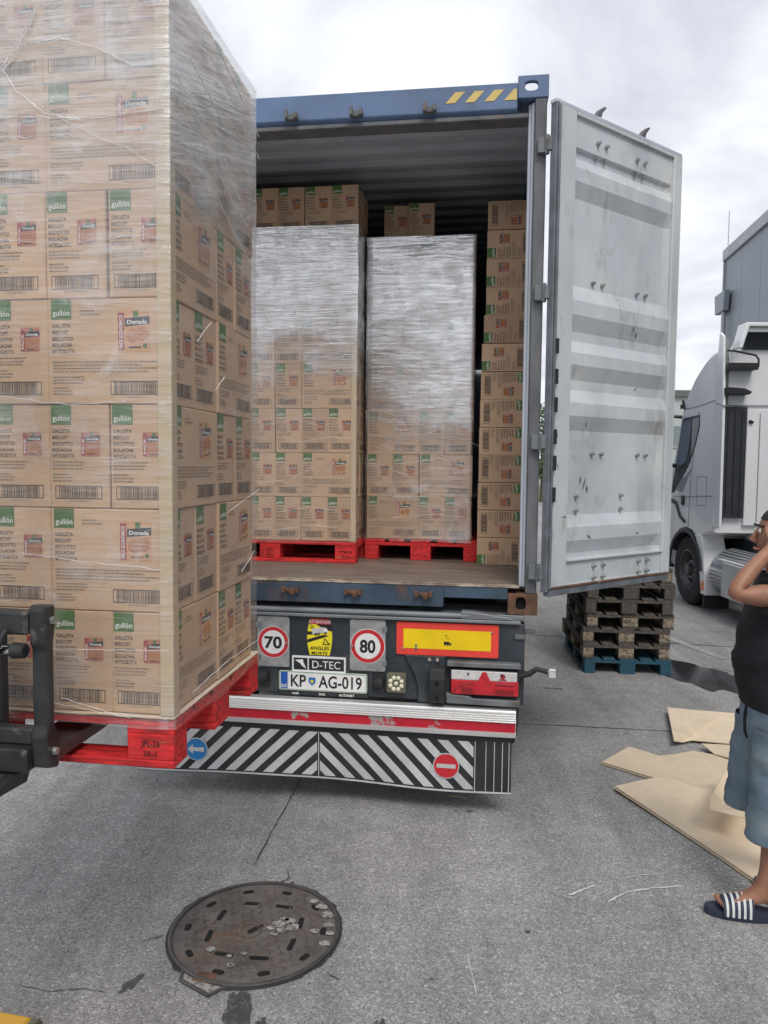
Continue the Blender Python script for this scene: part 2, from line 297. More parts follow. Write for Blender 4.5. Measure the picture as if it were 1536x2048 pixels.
# ------------------------------------------------------------------ mesh helpers
class MB:
    def __init__(s): s.v = []; s.f = []; s.m = []; s.cur = 0
    def add(s, verts, faces, mi=None):
        o = len(s.v); s.v += [tuple(p) for p in verts]; s.f += [tuple(i + o for i in f) for f in faces]
        s.m += [s.cur if mi is None else mi] * len(faces); return s
    def box(s, x0, x1, y0, y1, z0, z1, mi=None):
        return s.add([(x0, y0, z0), (x1, y0, z0), (x1, y1, z0), (x0, y1, z0), (x0, y0, z1), (x1, y0, z1), (x1, y1, z1), (x0, y1, z1)],
                     [(3, 2, 1, 0), (4, 5, 6, 7), (0, 1, 5, 4), (1, 2, 6, 5), (2, 3, 7, 6), (3, 0, 4, 7)], mi)
    def prism(s, poly, axis, d0, d1, mi=None):
        """poly: 2D points in the two other axes (x:yz, y:xz, z:xy) extruded from d0 to d1"""
        def P(a, b, d): return (d, a, b) if axis == 'x' else ((a, d, b) if axis == 'y' else (a, b, d))
        n = len(poly); vs_ = [P(a, b, d0) for a, b in poly] + [P(a, b, d1) for a, b in poly]
        fs = [tuple(range(n)), tuple(range(2 * n - 1, n - 1, -1))] + [(i, i + n, (i + 1) % n + n, (i + 1) % n) for i in range(n)]
        return s.add(vs_, fs, mi)
    def cyl(s, p0, p1, r0, r1=None, n=16, mi=None, caps=True):
        p0, p1 = Vector(p0), Vector(p1); r1 = r0 if r1 is None else r1
        d = (p1 - p0).normalized(); a = d.orthogonal().normalized(); b = d.cross(a)
        vs_ = [p0 + (a * math.cos(2 * math.pi * i / n) + b * math.sin(2 * math.pi * i / n)) * r0 for i in range(n)]
        vs_ += [p1 + (a * math.cos(2 * math.pi * i / n) + b * math.sin(2 * math.pi * i / n)) * r1 for i in range(n)]
        fs = [(i, (i + 1) % n, (i + 1) % n + n, i + n) for i in range(n)]
        if caps: fs += [tuple(range(n - 1, -1, -1)), tuple(range(n, 2 * n))]
        return s.add(vs_, fs, mi)
    def tube(s, pts, rad, n=8, mi=None):
        pts = [Vector(p) for p in pts]; k = len(pts); rs = rad if hasattr(rad, '__len__') else [rad] * k
        vs_ = []; fs = []; prev = None
        for i, p in enumerate(pts):
            d = (pts[min(i + 1, k - 1)] - pts[max(i - 1, 0)]).normalized()
            a = d.orthogonal().normalized() if prev is None else (prev - d * prev.dot(d)).normalized()
            prev = a; b = d.cross(a)
            vs_ += [p + (a * math.cos(2 * math.pi * j / n) + b * math.sin(2 * math.pi * j / n)) * rs[i] for j in range(n)]
        for i in range(k - 1):
            for j in range(n): fs.append((i * n + j, i * n + (j + 1) % n, (i + 1) * n + (j + 1) % n, (i + 1) * n + j))
        fs += [tuple(range(n - 1, -1, -1)), tuple(range((k - 1) * n, k * n))]
        return s.add(vs_, fs, mi)
    def loft(s, rings, mi=None, cap=True, closed=True):
        k = len(rings); n = len(rings[0]); vs_ = [p for r in rings for p in r]; fs = []
        for i in range(k - 1):
            for j in range(n if closed else n - 1): fs.append((i * n + j, i * n + (j + 1) % n, (i + 1) * n + (j + 1) % n, (i + 1) * n + j))
        if cap: fs += [tuple(range(n - 1, -1, -1)), tuple(range((k - 1) * n, k * n))]
        return s.add(vs_, fs, mi)
    def lathe(s, prof, c, axis='x', n=32, mi=None):
        """prof: (radius, along) list, revolved round axis through c"""
        c = Vector(c); rings = []
        for j in range(n):
            t = 2 * math.pi * j / n
            ring = []
            for r, a in prof:
                p = (a, r * math.cos(t), r * math.sin(t)) if axis == 'x' else ((r * math.cos(t), a, r * math.sin(t)) if axis == 'y' else (r * math.cos(t), r * math.sin(t), a))
                ring.append(c + Vector(p))
            rings.append(ring)
        rings.append(rings[0]); 
        return s.loft(rings, mi, cap=False, closed=False)
    def plate(s, poly, y, mi=None):
        """flat polygon in xz facing -y"""
        return s.add([(a, y, b) for a, b in poly], [tuple(range(len(poly)))], mi)
    def disc(s, cx, cz, r, y, n=32, mi=None, r_in=0):
        if r_in:
            vs_ = []
            for i in range(n):
                t = 2 * math.pi * i / n; vs_ += [(cx + r * math.cos(t), y, cz + r * math.sin(t)), (cx + r_in * math.cos(t), y, cz + r_in * math.sin(t))]
            return s.add(vs_, [(2 * i, 2 * i + 1, (2 * i + 3) % (2 * n), (2 * i + 2) % (2 * n)) for i in range(n)], mi)
        return s.plate([(cx + r * math.cos(2 * math.pi * i / n), cz + r * math.sin(2 * math.pi * i / n)) for i in range(n)], y, mi)
    def mesh(s, name, mats, bevel=0, smooth=False, seg=1, fix=True, tri=False):
        me = bpy.data.meshes.new(name); me.from_pydata(s.v, [], s.f)
        for mname in (mats if isinstance(mats, (list, tuple)) else [mats]): me.materials.append(MATS[mname])
        for p, i in zip(me.polygons, s.m): p.material_index = i
        bm = bmesh.new(); bm.from_mesh(me)
        if fix: bmesh.ops.recalc_face_normals(bm, faces=bm.faces)
        if bevel: bmesh.ops.bevel(bm, geom=[e for e in bm.edges if len(e.link_faces) == 2 and e.calc_face_angle(0) > .5], offset=bevel, segments=seg, affect='EDGES', clamp_overlap=True)
        bm.to_mesh(me); bm.free()
        if smooth:
            for p in me.polygons: p.use_smooth = True
            try: me.set_sharp_from_angle(angle=R(smooth if smooth is not True else 40))
            except Exception: pass
        me.update(); return me
    def build(s, name, mats, parent=None, loc=None, rot=None, **kw):
        return link(name, s.mesh(name, mats, **kw), parent, loc, rot)
def link(name, me, parent=None, loc=None, rot=None):
    o = bpy.data.objects.new(name, me); COL.objects.link(o)
    if parent is not None: o.parent = parent
    if loc is not None: o.location = loc
    if rot is not None: o.rotation_euler = rot if hasattr(rot, '__len__') else (0, 0, rot)
    return o
def tag(o, label=None, cat=None, group=None, kind=None):
    if label: o['label'] = label
    if cat: o['category'] = cat
    if group: o['group'] = group
    if kind: o['kind'] = kind
    return o
def thing(name, label, cat, loc=(0, 0, 0), rot=0, group=None):
    return tag(link(name, None, None, loc, rot), label, cat, group)
def dup(root, name=None, **kw):
    r = root.copy(); COL.objects.link(r)
    for k_ in list(root.children):
        c = k_.copy(); COL.objects.link(c); c.parent = r; c.matrix_parent_inverse = k_.matrix_parent_inverse
        for g in list(k_.children):
            d = g.copy(); COL.objects.link(d); d.parent = c; d.matrix_parent_inverse = g.matrix_parent_inverse
    tag(r, **kw); return r

_tc = {}
def text2d(s, bold=0., res=2, space=1.0):
    """glyph outlines as (verts2d, faces), scaled to unit cap height, left baseline at 0,0"""
    k_ = (s, bold, res, space)
    if k_ in _tc: return _tc[k_]
    cu = bpy.data.curves.new('t', 'FONT'); cu.body = s; cu.size = 1; cu.resolution_u = res; cu.offset = bold; cu.fill_mode = 'FRONT'; cu.space_character = space
    ob = bpy.data.objects.new('t', cu); COL.objects.link(ob)
    dg = bpy.context.evaluated_depsgraph_get(); dg.update()
    me = ob.evaluated_get(dg).to_mesh()
    vs_ = [(v.co.x, v.co.y) for v in me.vertices]; fs = [tuple(p.vertices) for p in me.polygons]
    bpy.data.objects.remove(ob); bpy.data.curves.remove(cu)
    x0 = min(a for a, b in vs_); x1 = max(a for a, b in vs_)
    _tc[k_] = (vs_, fs, x0, x1); return _tc[k_]
CAPH = .729
def put_text(mb, s, x, z, cap, y, mi, width=None, align='l', bold=.012, res=2, space=1.0, vertical=False):
    """write s on a plane facing -y; x,z = baseline start (or centre), cap = capital height"""
    vs_, fs, x0, x1 = text2d(s, bold, res, space)
    sy = cap / CAPH; sx = sy if width is None else width / (x1 - x0)
    w = (x1 - x0) * sx; ox = x - (w / 2 if align == 'c' else (w if align == 'r' else 0))
    if vertical: pts = [(x - b * sy, y, z + (a - x0) * sx) for a, b in vs_]
    else: pts = [(ox + (a - x0) * sx, y, z + b * sy) for a, b in vs_]
    mb.add(pts, fs, mi); return w
def rr(x0, x1, z0, z1, r=.01, n=4):
    """rounded rectangle polygon"""
    pts = []
    for cx, cz, a in ((x1 - r, z1 - r, 0), (x0 + r, z1 - r, 90), (x0 + r, z0 + r, 180), (x1 - r, z0 + r, 270)):
        for i in range(n + 1):
            t = R(a + 90 * i / n); pts.append((cx + r * math.cos(t), cz + r * math.sin(t)))
    return pts
def rect(x0, x1, z0, z1): return [(x0, z0), (x1, z0), (x1, z1), (x0, z1)]
ORD = ['bottom', 'second', 'third', 'fourth', 'fifth', 'sixth', 'seventh', 'eighth', 'ninth', 'tenth', 'eleventh', 'twelfth', 'top']

# ------------------------------------------------------------------ frames of reference
A = 0.1407                                    # the lorry stands turned by this angle
C0 = Vector((0.8518, 4.1226, 1.129))          # rear right bottom corner of the container
LV = Vector((-math.cos(A), math.sin(A), 0)); NV = Vector((math.sin(A), math.cos(A), 0))
CORG = C0 + LV * 1.219                        # middle of its rear bottom edge
def cw(x, y, z):                              # container-local -> world
    return CORG - LV * x + NV * y + Vector((0, 0, z))

# ================================================================== GROUND
g = MB(); S_ = 400
g.add([(-S_, -60, 0), (S_, -60, 0), (S_, 900, 0), (-S_, 900, 0)], [(0, 1, 2, 3)])
ground = g.build('ground', 'asphalt'); tag(ground, kind='structure', label='worn grey asphalt yard')
def ribbon(pts, w, z=.004, jit=.3, seed=1, sub=6):
    """thin uneven strip along a polyline on the ground"""
    rnd = random.Random(seed); P = []
    for (a, b) in zip(pts[:-1], pts[1:]):
        for i in range(sub):
            t = i / sub; P.append((a[0] + (b[0] - a[0]) * t, a[1] + (b[1] - a[1]) * t))
    P.append(pts[-1]); mb = MB(); vs_ = []
    for i, p in enumerate(P):
        q0 = P[max(i - 1, 0)]; q1 = P[min(i + 1, len(P) - 1)]; d = Vector((q1[0] - q0[0], q1[1] - q0[1])).normalized(); n = Vector((-d.y, d.x))
        off = rnd.uniform(-1, 1) * jit * w * 2; ww = w * (.5 + rnd.random()) * (.15 if i in (0, len(P) - 1) else 1)
        vs_ += [(p[0] + n.x * (off + ww / 2), p[1] + n.y * (off + ww / 2), z), (p[0] + n.x * (off - ww / 2), p[1] + n.y * (off - ww / 2), z)]
    mb.add(vs_, [(2 * i, 2 * i + 1, 2 * i + 3, 2 * i + 2) for i in range(len(P) - 1)]); return mb
def blob(cx, cy, rx, ry, z, seed, n=36, rough=.3, rot=0):
    pts = []
    for i in range(n):
        t = 2 * math.pi * i / n; k_ = 1 + rough * mnoise.noise((math.cos(t) * 1.7 + seed, math.sin(t) * 1.7, seed * 2.3)) + rough * .5 * mnoise.noise((math.cos(t) * 5 + seed, math.sin(t) * 5, seed))
        x, y = rx * k_ * math.cos(t), ry * k_ * math.sin(t)
        pts.append((cx + x * math.cos(rot) - y * math.sin(rot), cy + x * math.sin(rot) + y * math.cos(rot), z))
    return MB().add(pts, [tuple(range(n))])
for i, (pts, w) in enumerate([([(-.50, 4.62), (-.53, 4.3), (-.58, 3.9), (-.617, 3.52)], .010), ([(-.45, 3.52), (-.43, 3.44), (-.455, 3.41)], .008),
                              ([(1.0, 5.62), (2.121, 5.477), (3.4, 5.3), (6, 4.95)], .016), ([(1.7, 8.62), (2.6, 8.4), (3.75, 8.15), (7, 7.6)], .03),
                              ([(-1.36, 2.70), (-1.22, 2.665), (-1.10, 2.68), (-1.0, 2.66)], .006), ([(-.89, 3.0), (-.98, 2.96)], .006), ([(-.2, 2.78), (-.15, 2.74)], .006),
                              ([(1.3, 7.1), (1.45, 7.02)], .03), ([(1.42, 6.55), (1.6, 6.5)], .02), ([(3.2, 7.3), (3.5, 7.0), (3.55, 6.9)], .012)]):
    ribbon(pts, w * .6, seed=i).build('crack', 'crack', ground)
for i, (pts, w) in enumerate([([(.86, 3.32), (.93, 3.365), (1.01, 3.41)], .009), ([(1.02, 3.27), (1.12, 3.345), (1.25, 3.385), (1.42, 3.41)], .009), ([(1.16, 3.47), (1.26, 3.50), (1.36, 3.51)], .004),
                              ([(1.0, 3.33), (1.05, 3.37)], .004), ([(.78, 3.36), (.88, 3.29)], .003), ([(1.0, 3.15), (1.12, 3.03)], .003), ([(.35, 2.9), (.36, 2.66)], .003)]):
    ribbon(pts, w, seed=20 + i, jit=.15).build('scratch', 'chalk', ground)
for i, (cx, cy, rx, ry, rot) in enumerate([(-.50, 2.56, .045, .12, .2), (-.46, 2.38, .05, .16, -.3), (.0, 2.43, .025, .13, -.05), (.0, 2.32, .04, .08, 0), (-.93, 2.71, .022, .05, -.5), (.5, 4.15, .022, .009, 0), (.42, 4.15, .010, .006, 0), (.62, 3.05, .012, .012, 0), (.2, 2.75, .012, .01, 0)]):
    blob(cx, cy, rx, ry, .004, 3.1 * i + 1, rough=.45, rot=rot).build('stain', 'damp', ground)
tag(blob(2.99, 6.95, .30, .50, .0045, 5.2, 60, .35, .25).build('puddle', 'water'), kind='structure', label='shallow puddle beside the pallet stack')
tag(MB().add([(-60, 40, .01), (60, 44, .01), (60, 75, .01), (-60, 75, .01)], [(0, 1, 2, 3)]).build('lawn', 'grass'), kind='structure')
# a faded pale line painted near the parked lorry
MB().add([(3.05, 9.3, .004), (3.17, 9.3, .004), (3.55, 7.6, .004), (3.45, 7.6, .004)], [(0, 1, 2, 3)]).build('faded_line', 'faded_paint', ground)

# ================================================================== CONTAINER
cont = thing('shipping_container', 'open blue shipping container loaded on the trailer, right door swung open', 'container', CORG, -A)
CL, CH = 12.19, 2.896
def cpart(name, mb, mats, **kw): return mb.build(name, mats, cont, **kw)
# corner castings with their oval holes
def casting(sx, top, y0=0., mats='rust'):
    mb = MB(); w, h, d = .162, .118, .178
    x0 = (1.219 - w) if sx > 0 else -1.219; z0 = CH - h if top else 0.0
    hx, hz, rx, rz = x0 + (w * .44 if sx > 0 else w * .56), z0 + h * .53, .028, .036
    if top: rx, rz = .035, .024
    ring = []; n = 24
    for i in range(n):
        t = 2 * math.pi * i / n; c, s = math.cos(t), math.sin(t); k_ = 1 / max(abs(c) ** 4 + abs(s) ** 4, 1e-6) ** .25 if True else 1
        ring.append((hx + rx * c * (1 + (k_ - 1) * .6), hz + rz * s * (1 + (k_ - 1) * .6)))
    outer = []
    for i in range(n):
        t = 2 * math.pi * i / n; c, s = math.cos(t), math.sin(t); m_ = max(abs(c), abs(s)); px, pz = c / m_, s / m_
        outer.append((x0 + w / 2 + px * w / 2, z0 + h / 2 + pz * h / 2))
    th = .03
    if top:     # thick face plate, side and bottom webs: open on top, so that the sky shows through the hole
        vs_ = [(a, y0, b) for a, b in outer] + [(a, y0, b) for a, b in ring] + [(a, y0 + th, b) for a, b in ring] + [(a, y0 + th, b) for a, b in outer]
        fs = []
        for i in range(n):
            j = (i + 1) % n; fs += [(i, j, n + j, n + i), (n + i, n + j, 2 * n + j, 2 * n + i), (2 * n + i, 2 * n + j, 3 * n + j, 3 * n + i), (3 * n + i, 3 * n + j, j, i)]
        mb.add(vs_, fs); mb.box(x0 + .001, x0 + .02, y0 + th + .0005, y0 + d, z0 + .001, z0 + h - .001); mb.box(x0 + w - .02, x0 + w - .001, y0 + th + .0005, y0 + d, z0 + .001, z0 + h - .001); mb.box(x0 + .0205, x0 + w - .0205, y0 + th + .0005, y0 + d, z0 + .001, z0 + .02)
        return mb
    vs_ = [(a, y0, b) for a, b in outer] + [(a, y0, b) for a, b in ring] + [(a, y0 + th, b) for a, b in ring] + [(a, y0 + d, b) for a, b in outer]
    fs = [tuple(range(3 * n, 4 * n))]
    for i in range(n):
        j = (i + 1) % n; fs += [(i, j, n + j, n + i), (n + i, n + j, 2 * n + j, 2 * n + i), (i, 3 * n + i, 3 * n + j, j)]
    mb.add(vs_, fs)
    MB().box(hx - .05, hx + .05, y0 + .031, y0 + .1, hz - .05, hz + .05).build('casting_hole', 'hole_black', cont)  # black block behind the opening paints its inner shade
    return mb
cpart('corner_casting', casting(1, True), 'container_blue', bevel=.004)
cpart('corner_casting', casting(-1, True), 'container_blue', bevel=.004)
cpart('corner_casting', casting(1, False), 'rust', bevel=.004)
cpart('corner_casting', casting(-1, False), 'rust', bevel=.004)
# posts: outer angle plus a recessed inner step
for s in (1, -1):
    mb = MB(); mb.box(s * 1.150, s * 1.212, .004, .10, .12, CH - .12)
    cpart('corner_post', mb, 'rusty_post', bevel=.004)
    mb = MB(); mb.box(s * 1.118, s * 1.149, .05, .12, .152, CH - .13); mb.box(s * 1.135, s * 1.149, .03, .05, .152, CH - .13)
    cpart('post_channel', mb, 'container_inside', bevel=.003)
# header with dirty lower lip, sill with worn top edge
mb = MB(); mb.prism([(.0, CH - .035), (.0, CH - .17), (.03, CH - .19), (.14, CH - .19), (.14, CH - .035)], 'x', -1.06, 1.056); hd = cpart('header_beam', mb, 'container_blue', bevel=.004)
mb = MB(); mb.box(-1.115, 1.115, .012, .13, CH - .215, CH - .1905); cpart('header_lip', mb, 'rusty_post', bevel=.004)
for i in range(4):
    x = .672 + i * .104
    pts = [(x, CH - .125), (x + .052, CH - .125), (x + .105, CH - .068), (x + .053, CH - .068)]
    if i == 3: pts = [(x, CH - .125), (1.052, CH - .125), (1.052, CH - .068), (x + .052, CH - .068)]
    MB().plate(pts, -.0025).build('hazard_stripe', 'stripe_yellow', cont)
mb = MB(); mb.prism([(-.004, .030), (-.004, .150), (.12, .150), (.12, .030)], 'x', -1.056, .70); mb.box(.70, 1.056, -.004, .12, .085, .150)
cpart('door_sill', mb, 'container_sill', bevel=.003)
mb = MB(); mb.box(-1.118, 1.118, -.008, .06, .1505, .157); mb.box(-1.118, 1.118, .0605, .10, .1505, .1545); cpart('sill_edge', mb, 'worn_edge', bevel=.002)
for x, nm in ((-.176, 0), (.188, 0), (.590, 0), (-.56, 0)):
    mb = MB(); mb.box(x - .05, x + .05, -.03, -.0045, .092, .112); mb.box(x - .05, x - .03, -.045, -.0305, .088, .124); mb.box(x + .03, x + .05, -.045, -.0305, .088, .124); mb.cyl((x + .012, -.0205, .100), (x + .012, -.05, .09), .016, n=10)
    cpart('lock_keeper', mb, 'rust', bevel=.003)
    mb = MB(); z = CH - .155; mb.box(x - .035, x + .035, -.03, -.001, z - .02, z + .012); mb.box(x - .035, x - .018, -.05, -.0305, z - .02, z + .03); mb.box(x + .018, x + .035, -.05, -.0305, z - .02, z + .015)
    cpart('lock_keeper', mb, 'rusty_post', bevel=.003)
# corrugated side walls, roof and front wall
def corr_profile(y0, y1, pitch=.278, depth=.036):
    pts = []; y = y0
    while y < y1:
        pts += [(y, 0), (y + pitch * .25, 0), (y + pitch * .5, depth), (y + pitch * .75, depth)]; y += pitch
    pts.append((y1, 0)); return [p for p in pts if p[0] <= y1]
for s in (1, -1):
    pr = corr_profile(.13, CL - .1); mb = MB()
    ring = [(s * (1.172 + d), y) for y, d in pr]
    mb.loft([[(x, y, .15) for x, y in ring], [(x, y, CH - .06) for x, y in ring]], cap=False, closed=False)
    mb.loft([[(x + s * .002, y, .15) for x, y in ring], [(x + s * .002, y, CH - .06) for x, y in ring]], cap=False, closed=False, mi=1)
    cpart('side_wall', mb, ['container_inside', 'container_blue'], fix=False)
    mb = MB(); mb.box(s * 1.16, s * 1.219, .1785, CL, CH - .06, CH - .003); mb.box(s * 1.16, s * 1.219, .1785, CL, .0, .15); cpart('side_rail', mb, 'container_blue', bevel=.004)
pr = corr_profile(.15, CL - .1, .209, .02); mb = MB()
mb.loft([[(-1.16, y, CH - .055 + d) for y, d in pr], [(1.16, y, CH - .055 + d) for y, d in pr]], cap=False, closed=False)
mb.loft([[(-1.16, y, CH - .052 + d) for y, d in pr], [(1.16, y, CH - .052 + d) for y, d in pr]], cap=False, closed=False, mi=1)
cpart('roof', mb, ['container_inside', 'container_blue'], fix=False)
mb = MB(); mb.box(-1.17, 1.17, CL - .05, CL, .15, CH - .05); cpart('front_wall', mb, 'container_inside')
# plywood floor sheets with joints
for i in range(10):
    y0 = .1015 + i * 1.2; mb = MB(); mb.box(-1.17, 1.17, y0, y0 + 1.196, .125, .153); cpart('floor_sheet', mb, 'floor_ply', bevel=.002)
for s in (1, -1):
    mb = MB(); mb.box(s * 1.140, s * 1.169, .13, CL - .1, .1535, .19); cpart('floor_skirting', mb, 'container_inside')

# the open right-hand door, inner side towards the camera
DW, DH = 1.165, 2.60
DANG = R(37.0)
door_w = 1.177
def door(parent, hinge, rot, mirror=1):
    mb = MB(); T = .052
    # perimeter frame: stiles and rails
    mb.box(.028, .165, -T, 0, .03, DH - .01); d = mb.build('door', 'door_frame_paint', parent, hinge, rot, bevel=.005)
    def p(name, mb, mats, **kw): return mb.build(name, mats, d, **kw)
    mb = MB(); mb.box(DW - .085, DW - .01, -T, 0, .03, DH - .01); p('door_stile', mb, 'door_frame_paint', bevel=.005)
    # pressed panel: profile along the height, t measured from the top
    prof = [(0, .028), (.068, .028), (.0685, .052)]
    prof = [(.0, .018), (.070, .018), (.074, .046), (.088, .046), (.112, .006), (.140, .006), (.171, .046),
            (.352, .046), (.385, .006), (.415, .006), (.448, .046), (.468, .046), (.494, .006), (.520, .006), (.551, .046),
            (.572, .046), (.600, .006), (.628, .006), (.659, .046), (.842, .046), (.868, .006), (.897, .006), (.926, .046), (.936, .046), (.9375, .012), (1., .012)]
    prof = [(t, dp if dp < .03 else .038) for t, dp in prof]
    x0, x1 = .1655, DW - .0855
    rows = []
    for t, dp in prof:
        z = (DH - .03) * (1 - t) + .02
        e = min(1, dp / .046) if dp > .02 else 0
        # the field slopes up to the stile on its free edge
        rows.append([(x0, -T + dp, z), (x1 - .11, -T + dp, z), (x1 - .045, -T + dp * 1.0, z), (x1 - .0, -T + (.02 if dp > .02 else dp), z)])
    mb = MB(); mb.loft(rows, cap=False, closed=False)
    mb.loft([[(a, b + .0025, c) for a, b, c in r] for r in rows], cap=False, closed=False)
    p('door_panel', mb, 'door_paint')
    mb = MB(); mb.box(x0, x1, -T - .004, -T + .02, .172, .178); p('panel_ledge', mb, 'door_frame_paint')
    mb = MB(); mb.box(x0, x1, -T + .004, 0, .03, .045); p('door_rail', mb, 'door_frame_paint'); mb = MB(); mb.box(x0, x1, -T + .001, 0, DH - .03, DH - .012); p('door_rail', mb, 'door_frame_paint')
    # rubber gasket
    mb = MB(); mb.box(.006, .027, -T + .004, -.004, .012, DH); mb.box(.014, .026, -T - .014, -T + .0035, .03, DH - .02); p('gasket', mb, 'gasket', bevel=.004)
    mb = MB(); mb.box(.028, DW + .005, -T + .004, -.006, -.012, .028); p('gasket', mb, 'gasket', bevel=.004)
    mb = MB(); mb.box(DW - .009, DW + .008, -T + .006, -.004, .03, DH); p('gasket', mb, 'door_frame_paint', bevel=.004)
    mb = MB(); mb.box(.0, DW, -T + .006, -.004, DH - .009, DH + .012); p('gasket', mb, 'container_inside', bevel=.003)
    for i, z in enumerate((.55, .72, .86, 1.03, 1.18, 1.34)):   # torn gasket lip
        mb = MB(); mb.box(.012, .040, -T - .020, -T - .0145, z - .045, z + .035); p('gasket_tatter', mb, 'rubber', bevel=.004)
    mb = MB(); mb.box(.030, DW - .012, -T - .0015, -T + .02, .0285, .040); p('rust_edge', mb, 'rust', bevel=.001)
    # bolt heads in pairs
    bolts = []
    for xx in (.36, .72): bolts += [(xx, 2.47), (xx + .075, 2.47), (xx, 2.40), (xx + .075, 2.40)]
    for xx in (.37, .78): bolts += [(xx, 1.72), (xx + .085, 1.72)]
    for xx in (.40, .83): bolts += [(xx, .77), (xx + .085, .77)]
    bolts += [(.27, .53), (.27, .45), (.68, .53), (.68, .45)]
    for xx in (.41, .84): bolts += [(xx, .065), (xx + .085, .065), (xx, .13), (xx + .085, .13)]
    for xx, zz in bolts:
        t = 1 - (zz - .02) / (DH - .03); dp = .03
        for (ta, da), (tb, db) in zip(prof[:-1], prof[1:]):
            if ta <= t <= tb: dp = da + (db - da) * (t - ta) / max(tb - ta, 1e-6)
        y = -T + dp; mb = MB(); mb.cyl((xx, y, zz), (xx, y - .008, zz), .016, .013, n=10); mb.cyl((xx, y - .0081, zz), (xx, y - .022, zz), .009, n=6); p('bolt', mb, 'zinc', smooth=40)
    for k_, (xa, za, ln, an) in enumerate(((.31, .62, .06, 1.45), (.345, .60, .09, 1.2), (.37, .57, .05, 1.7), (.31, .93, .05, 1.5), (.13, .42, .05, .1), (.14, .42, .03, 1.6), (.72, 1.50, .035, 1.6), (.745, 1.47, .05, 1.4), (.80, 1.16, .03, .6), (.36, .30, .04, -.6), (.82, .30, .03, .3), (.07, .7, .05, -1), (.06, .86, .04, 1.2))):
        t = 1 - (za - .02) / (DH - .03); dp = .0
        if xa > .165:
            for (ta, da), (tb, db) in zip(prof[:-1], prof[1:]):
                if ta <= t <= tb: dp = min(da, db)
        y = -T + dp - .0015; c, s = math.cos(an), math.sin(an); w = .006 + .006 * random.random()
        if xa < .2: w = .003
        MB().add([(xa - c * ln / 2, y, za - s * ln / 2), (xa + s * w, y, za - c * w), (xa + c * ln / 2, y, za + s * ln / 2), (xa - s * w, y, za + c * w)], [(0, 1, 2, 3)]).build('scuff_mark', 'scuff', d)
    # locking rods on the outer face with hooked cams at the top
    for xx in (.44, .86):
        mb = MB(); mb.cyl((xx, .035, -.02), (xx, .035, DH + .02), .017, n=12); p('lock_rod', mb, 'zinc', smooth=40)
        mb = MB(); mb.prism([(xx - .045, DH + .0125), (xx + .045, DH + .0125), (xx + .045, DH + .052), (xx + .020, DH + .055), (xx + .032, DH + .088), (xx + .065, DH + .122), (xx + .052, DH + .128), (xx + .008, DH + .098), (xx - .025, DH + .060)], 'y', .02, .05); p('lock_cam', mb, 'rusty_post', bevel=.002)
    return d
hinge_w = cw(1.219 + .002, -.040, .128)
hl = Matrix.Rotation(A, 4, 'Z') @ Matrix.Translation(hinge_w - CORG)
rdoor = door(cont, hl.translation, DANG + A)
rdoor['label'] = 'pale grey right-hand door of the container, swung open'
for z in (.245, .955, 1.75, 2.52):
    mb = MB(); mb.box(1.165, 1.214, -.03, .0035, z - .04, z + .04); mb.box(1.2145, 1.242, -.055, -.03, z - .036, z + .036); mb.cyl((1.214, -.03, z - .05), (1.214, -.03, z + .05), .014, n=10)
    cpart('hinge', mb, 'chassis_grey', bevel=.003)

# ================================================================== TRAILER
TO = Vector((CORG.x, CORG.y, 0))
tra = thing('semi_trailer', 'dark container trailer with warning boards, plate and striped mudflap', 'trailer', TO, -A)
def U(u): return 1.219 - u                    # distance from the container's right edge -> local x
Z0 = 1.129
def tpart(name, mb, mats, parent=None, **kw): return mb.build(name, mats, parent or tra, **kw)
mb = MB(); mb.box(-1.17, 1.155, .0, .10, Z0 - .51, Z0 - .052)
tpart('rear_panel', mb, 'chassis', bevel=.006)
mb = MB(); mb.tube([(-1.2, -.012, Z0 - .014), (0, -.012, Z0 - .014), (.85, -.012, Z0 - .014)], .016, 10); tpart('ledge_pipe', mb, 'ledge_steel', smooth=40)
mb = MB(); mb.box(-1.2, 1.13, -.03, .09, Z0 - .050, Z0 - .031); mb.box(-1.2, 1.15, .0, .30, Z0 - .0305, Z0 - .003); tpart('ledge', mb, 'ledge_steel', bevel=.004)
mb = MB(); mb.prism([(.80, Z0 - .03), (1.10, Z0 - .03), (1.06, Z0 - .012), (.86, Z0 + .012), (.80, Z0 + .012)], 'y', -.026, .05); tpart('twistlock_bracket', mb, 'ledge_steel', bevel=.005)
mb = MB(); mb.box(1.02, 1.21, .015, .06, Z0 - .108, Z0 - .088); mb.box(1.1, 1.16, -.012, .05, Z0 - .135, Z0 - .1085); tpart('side_bracket', mb, 'rusty_post', bevel=.003)
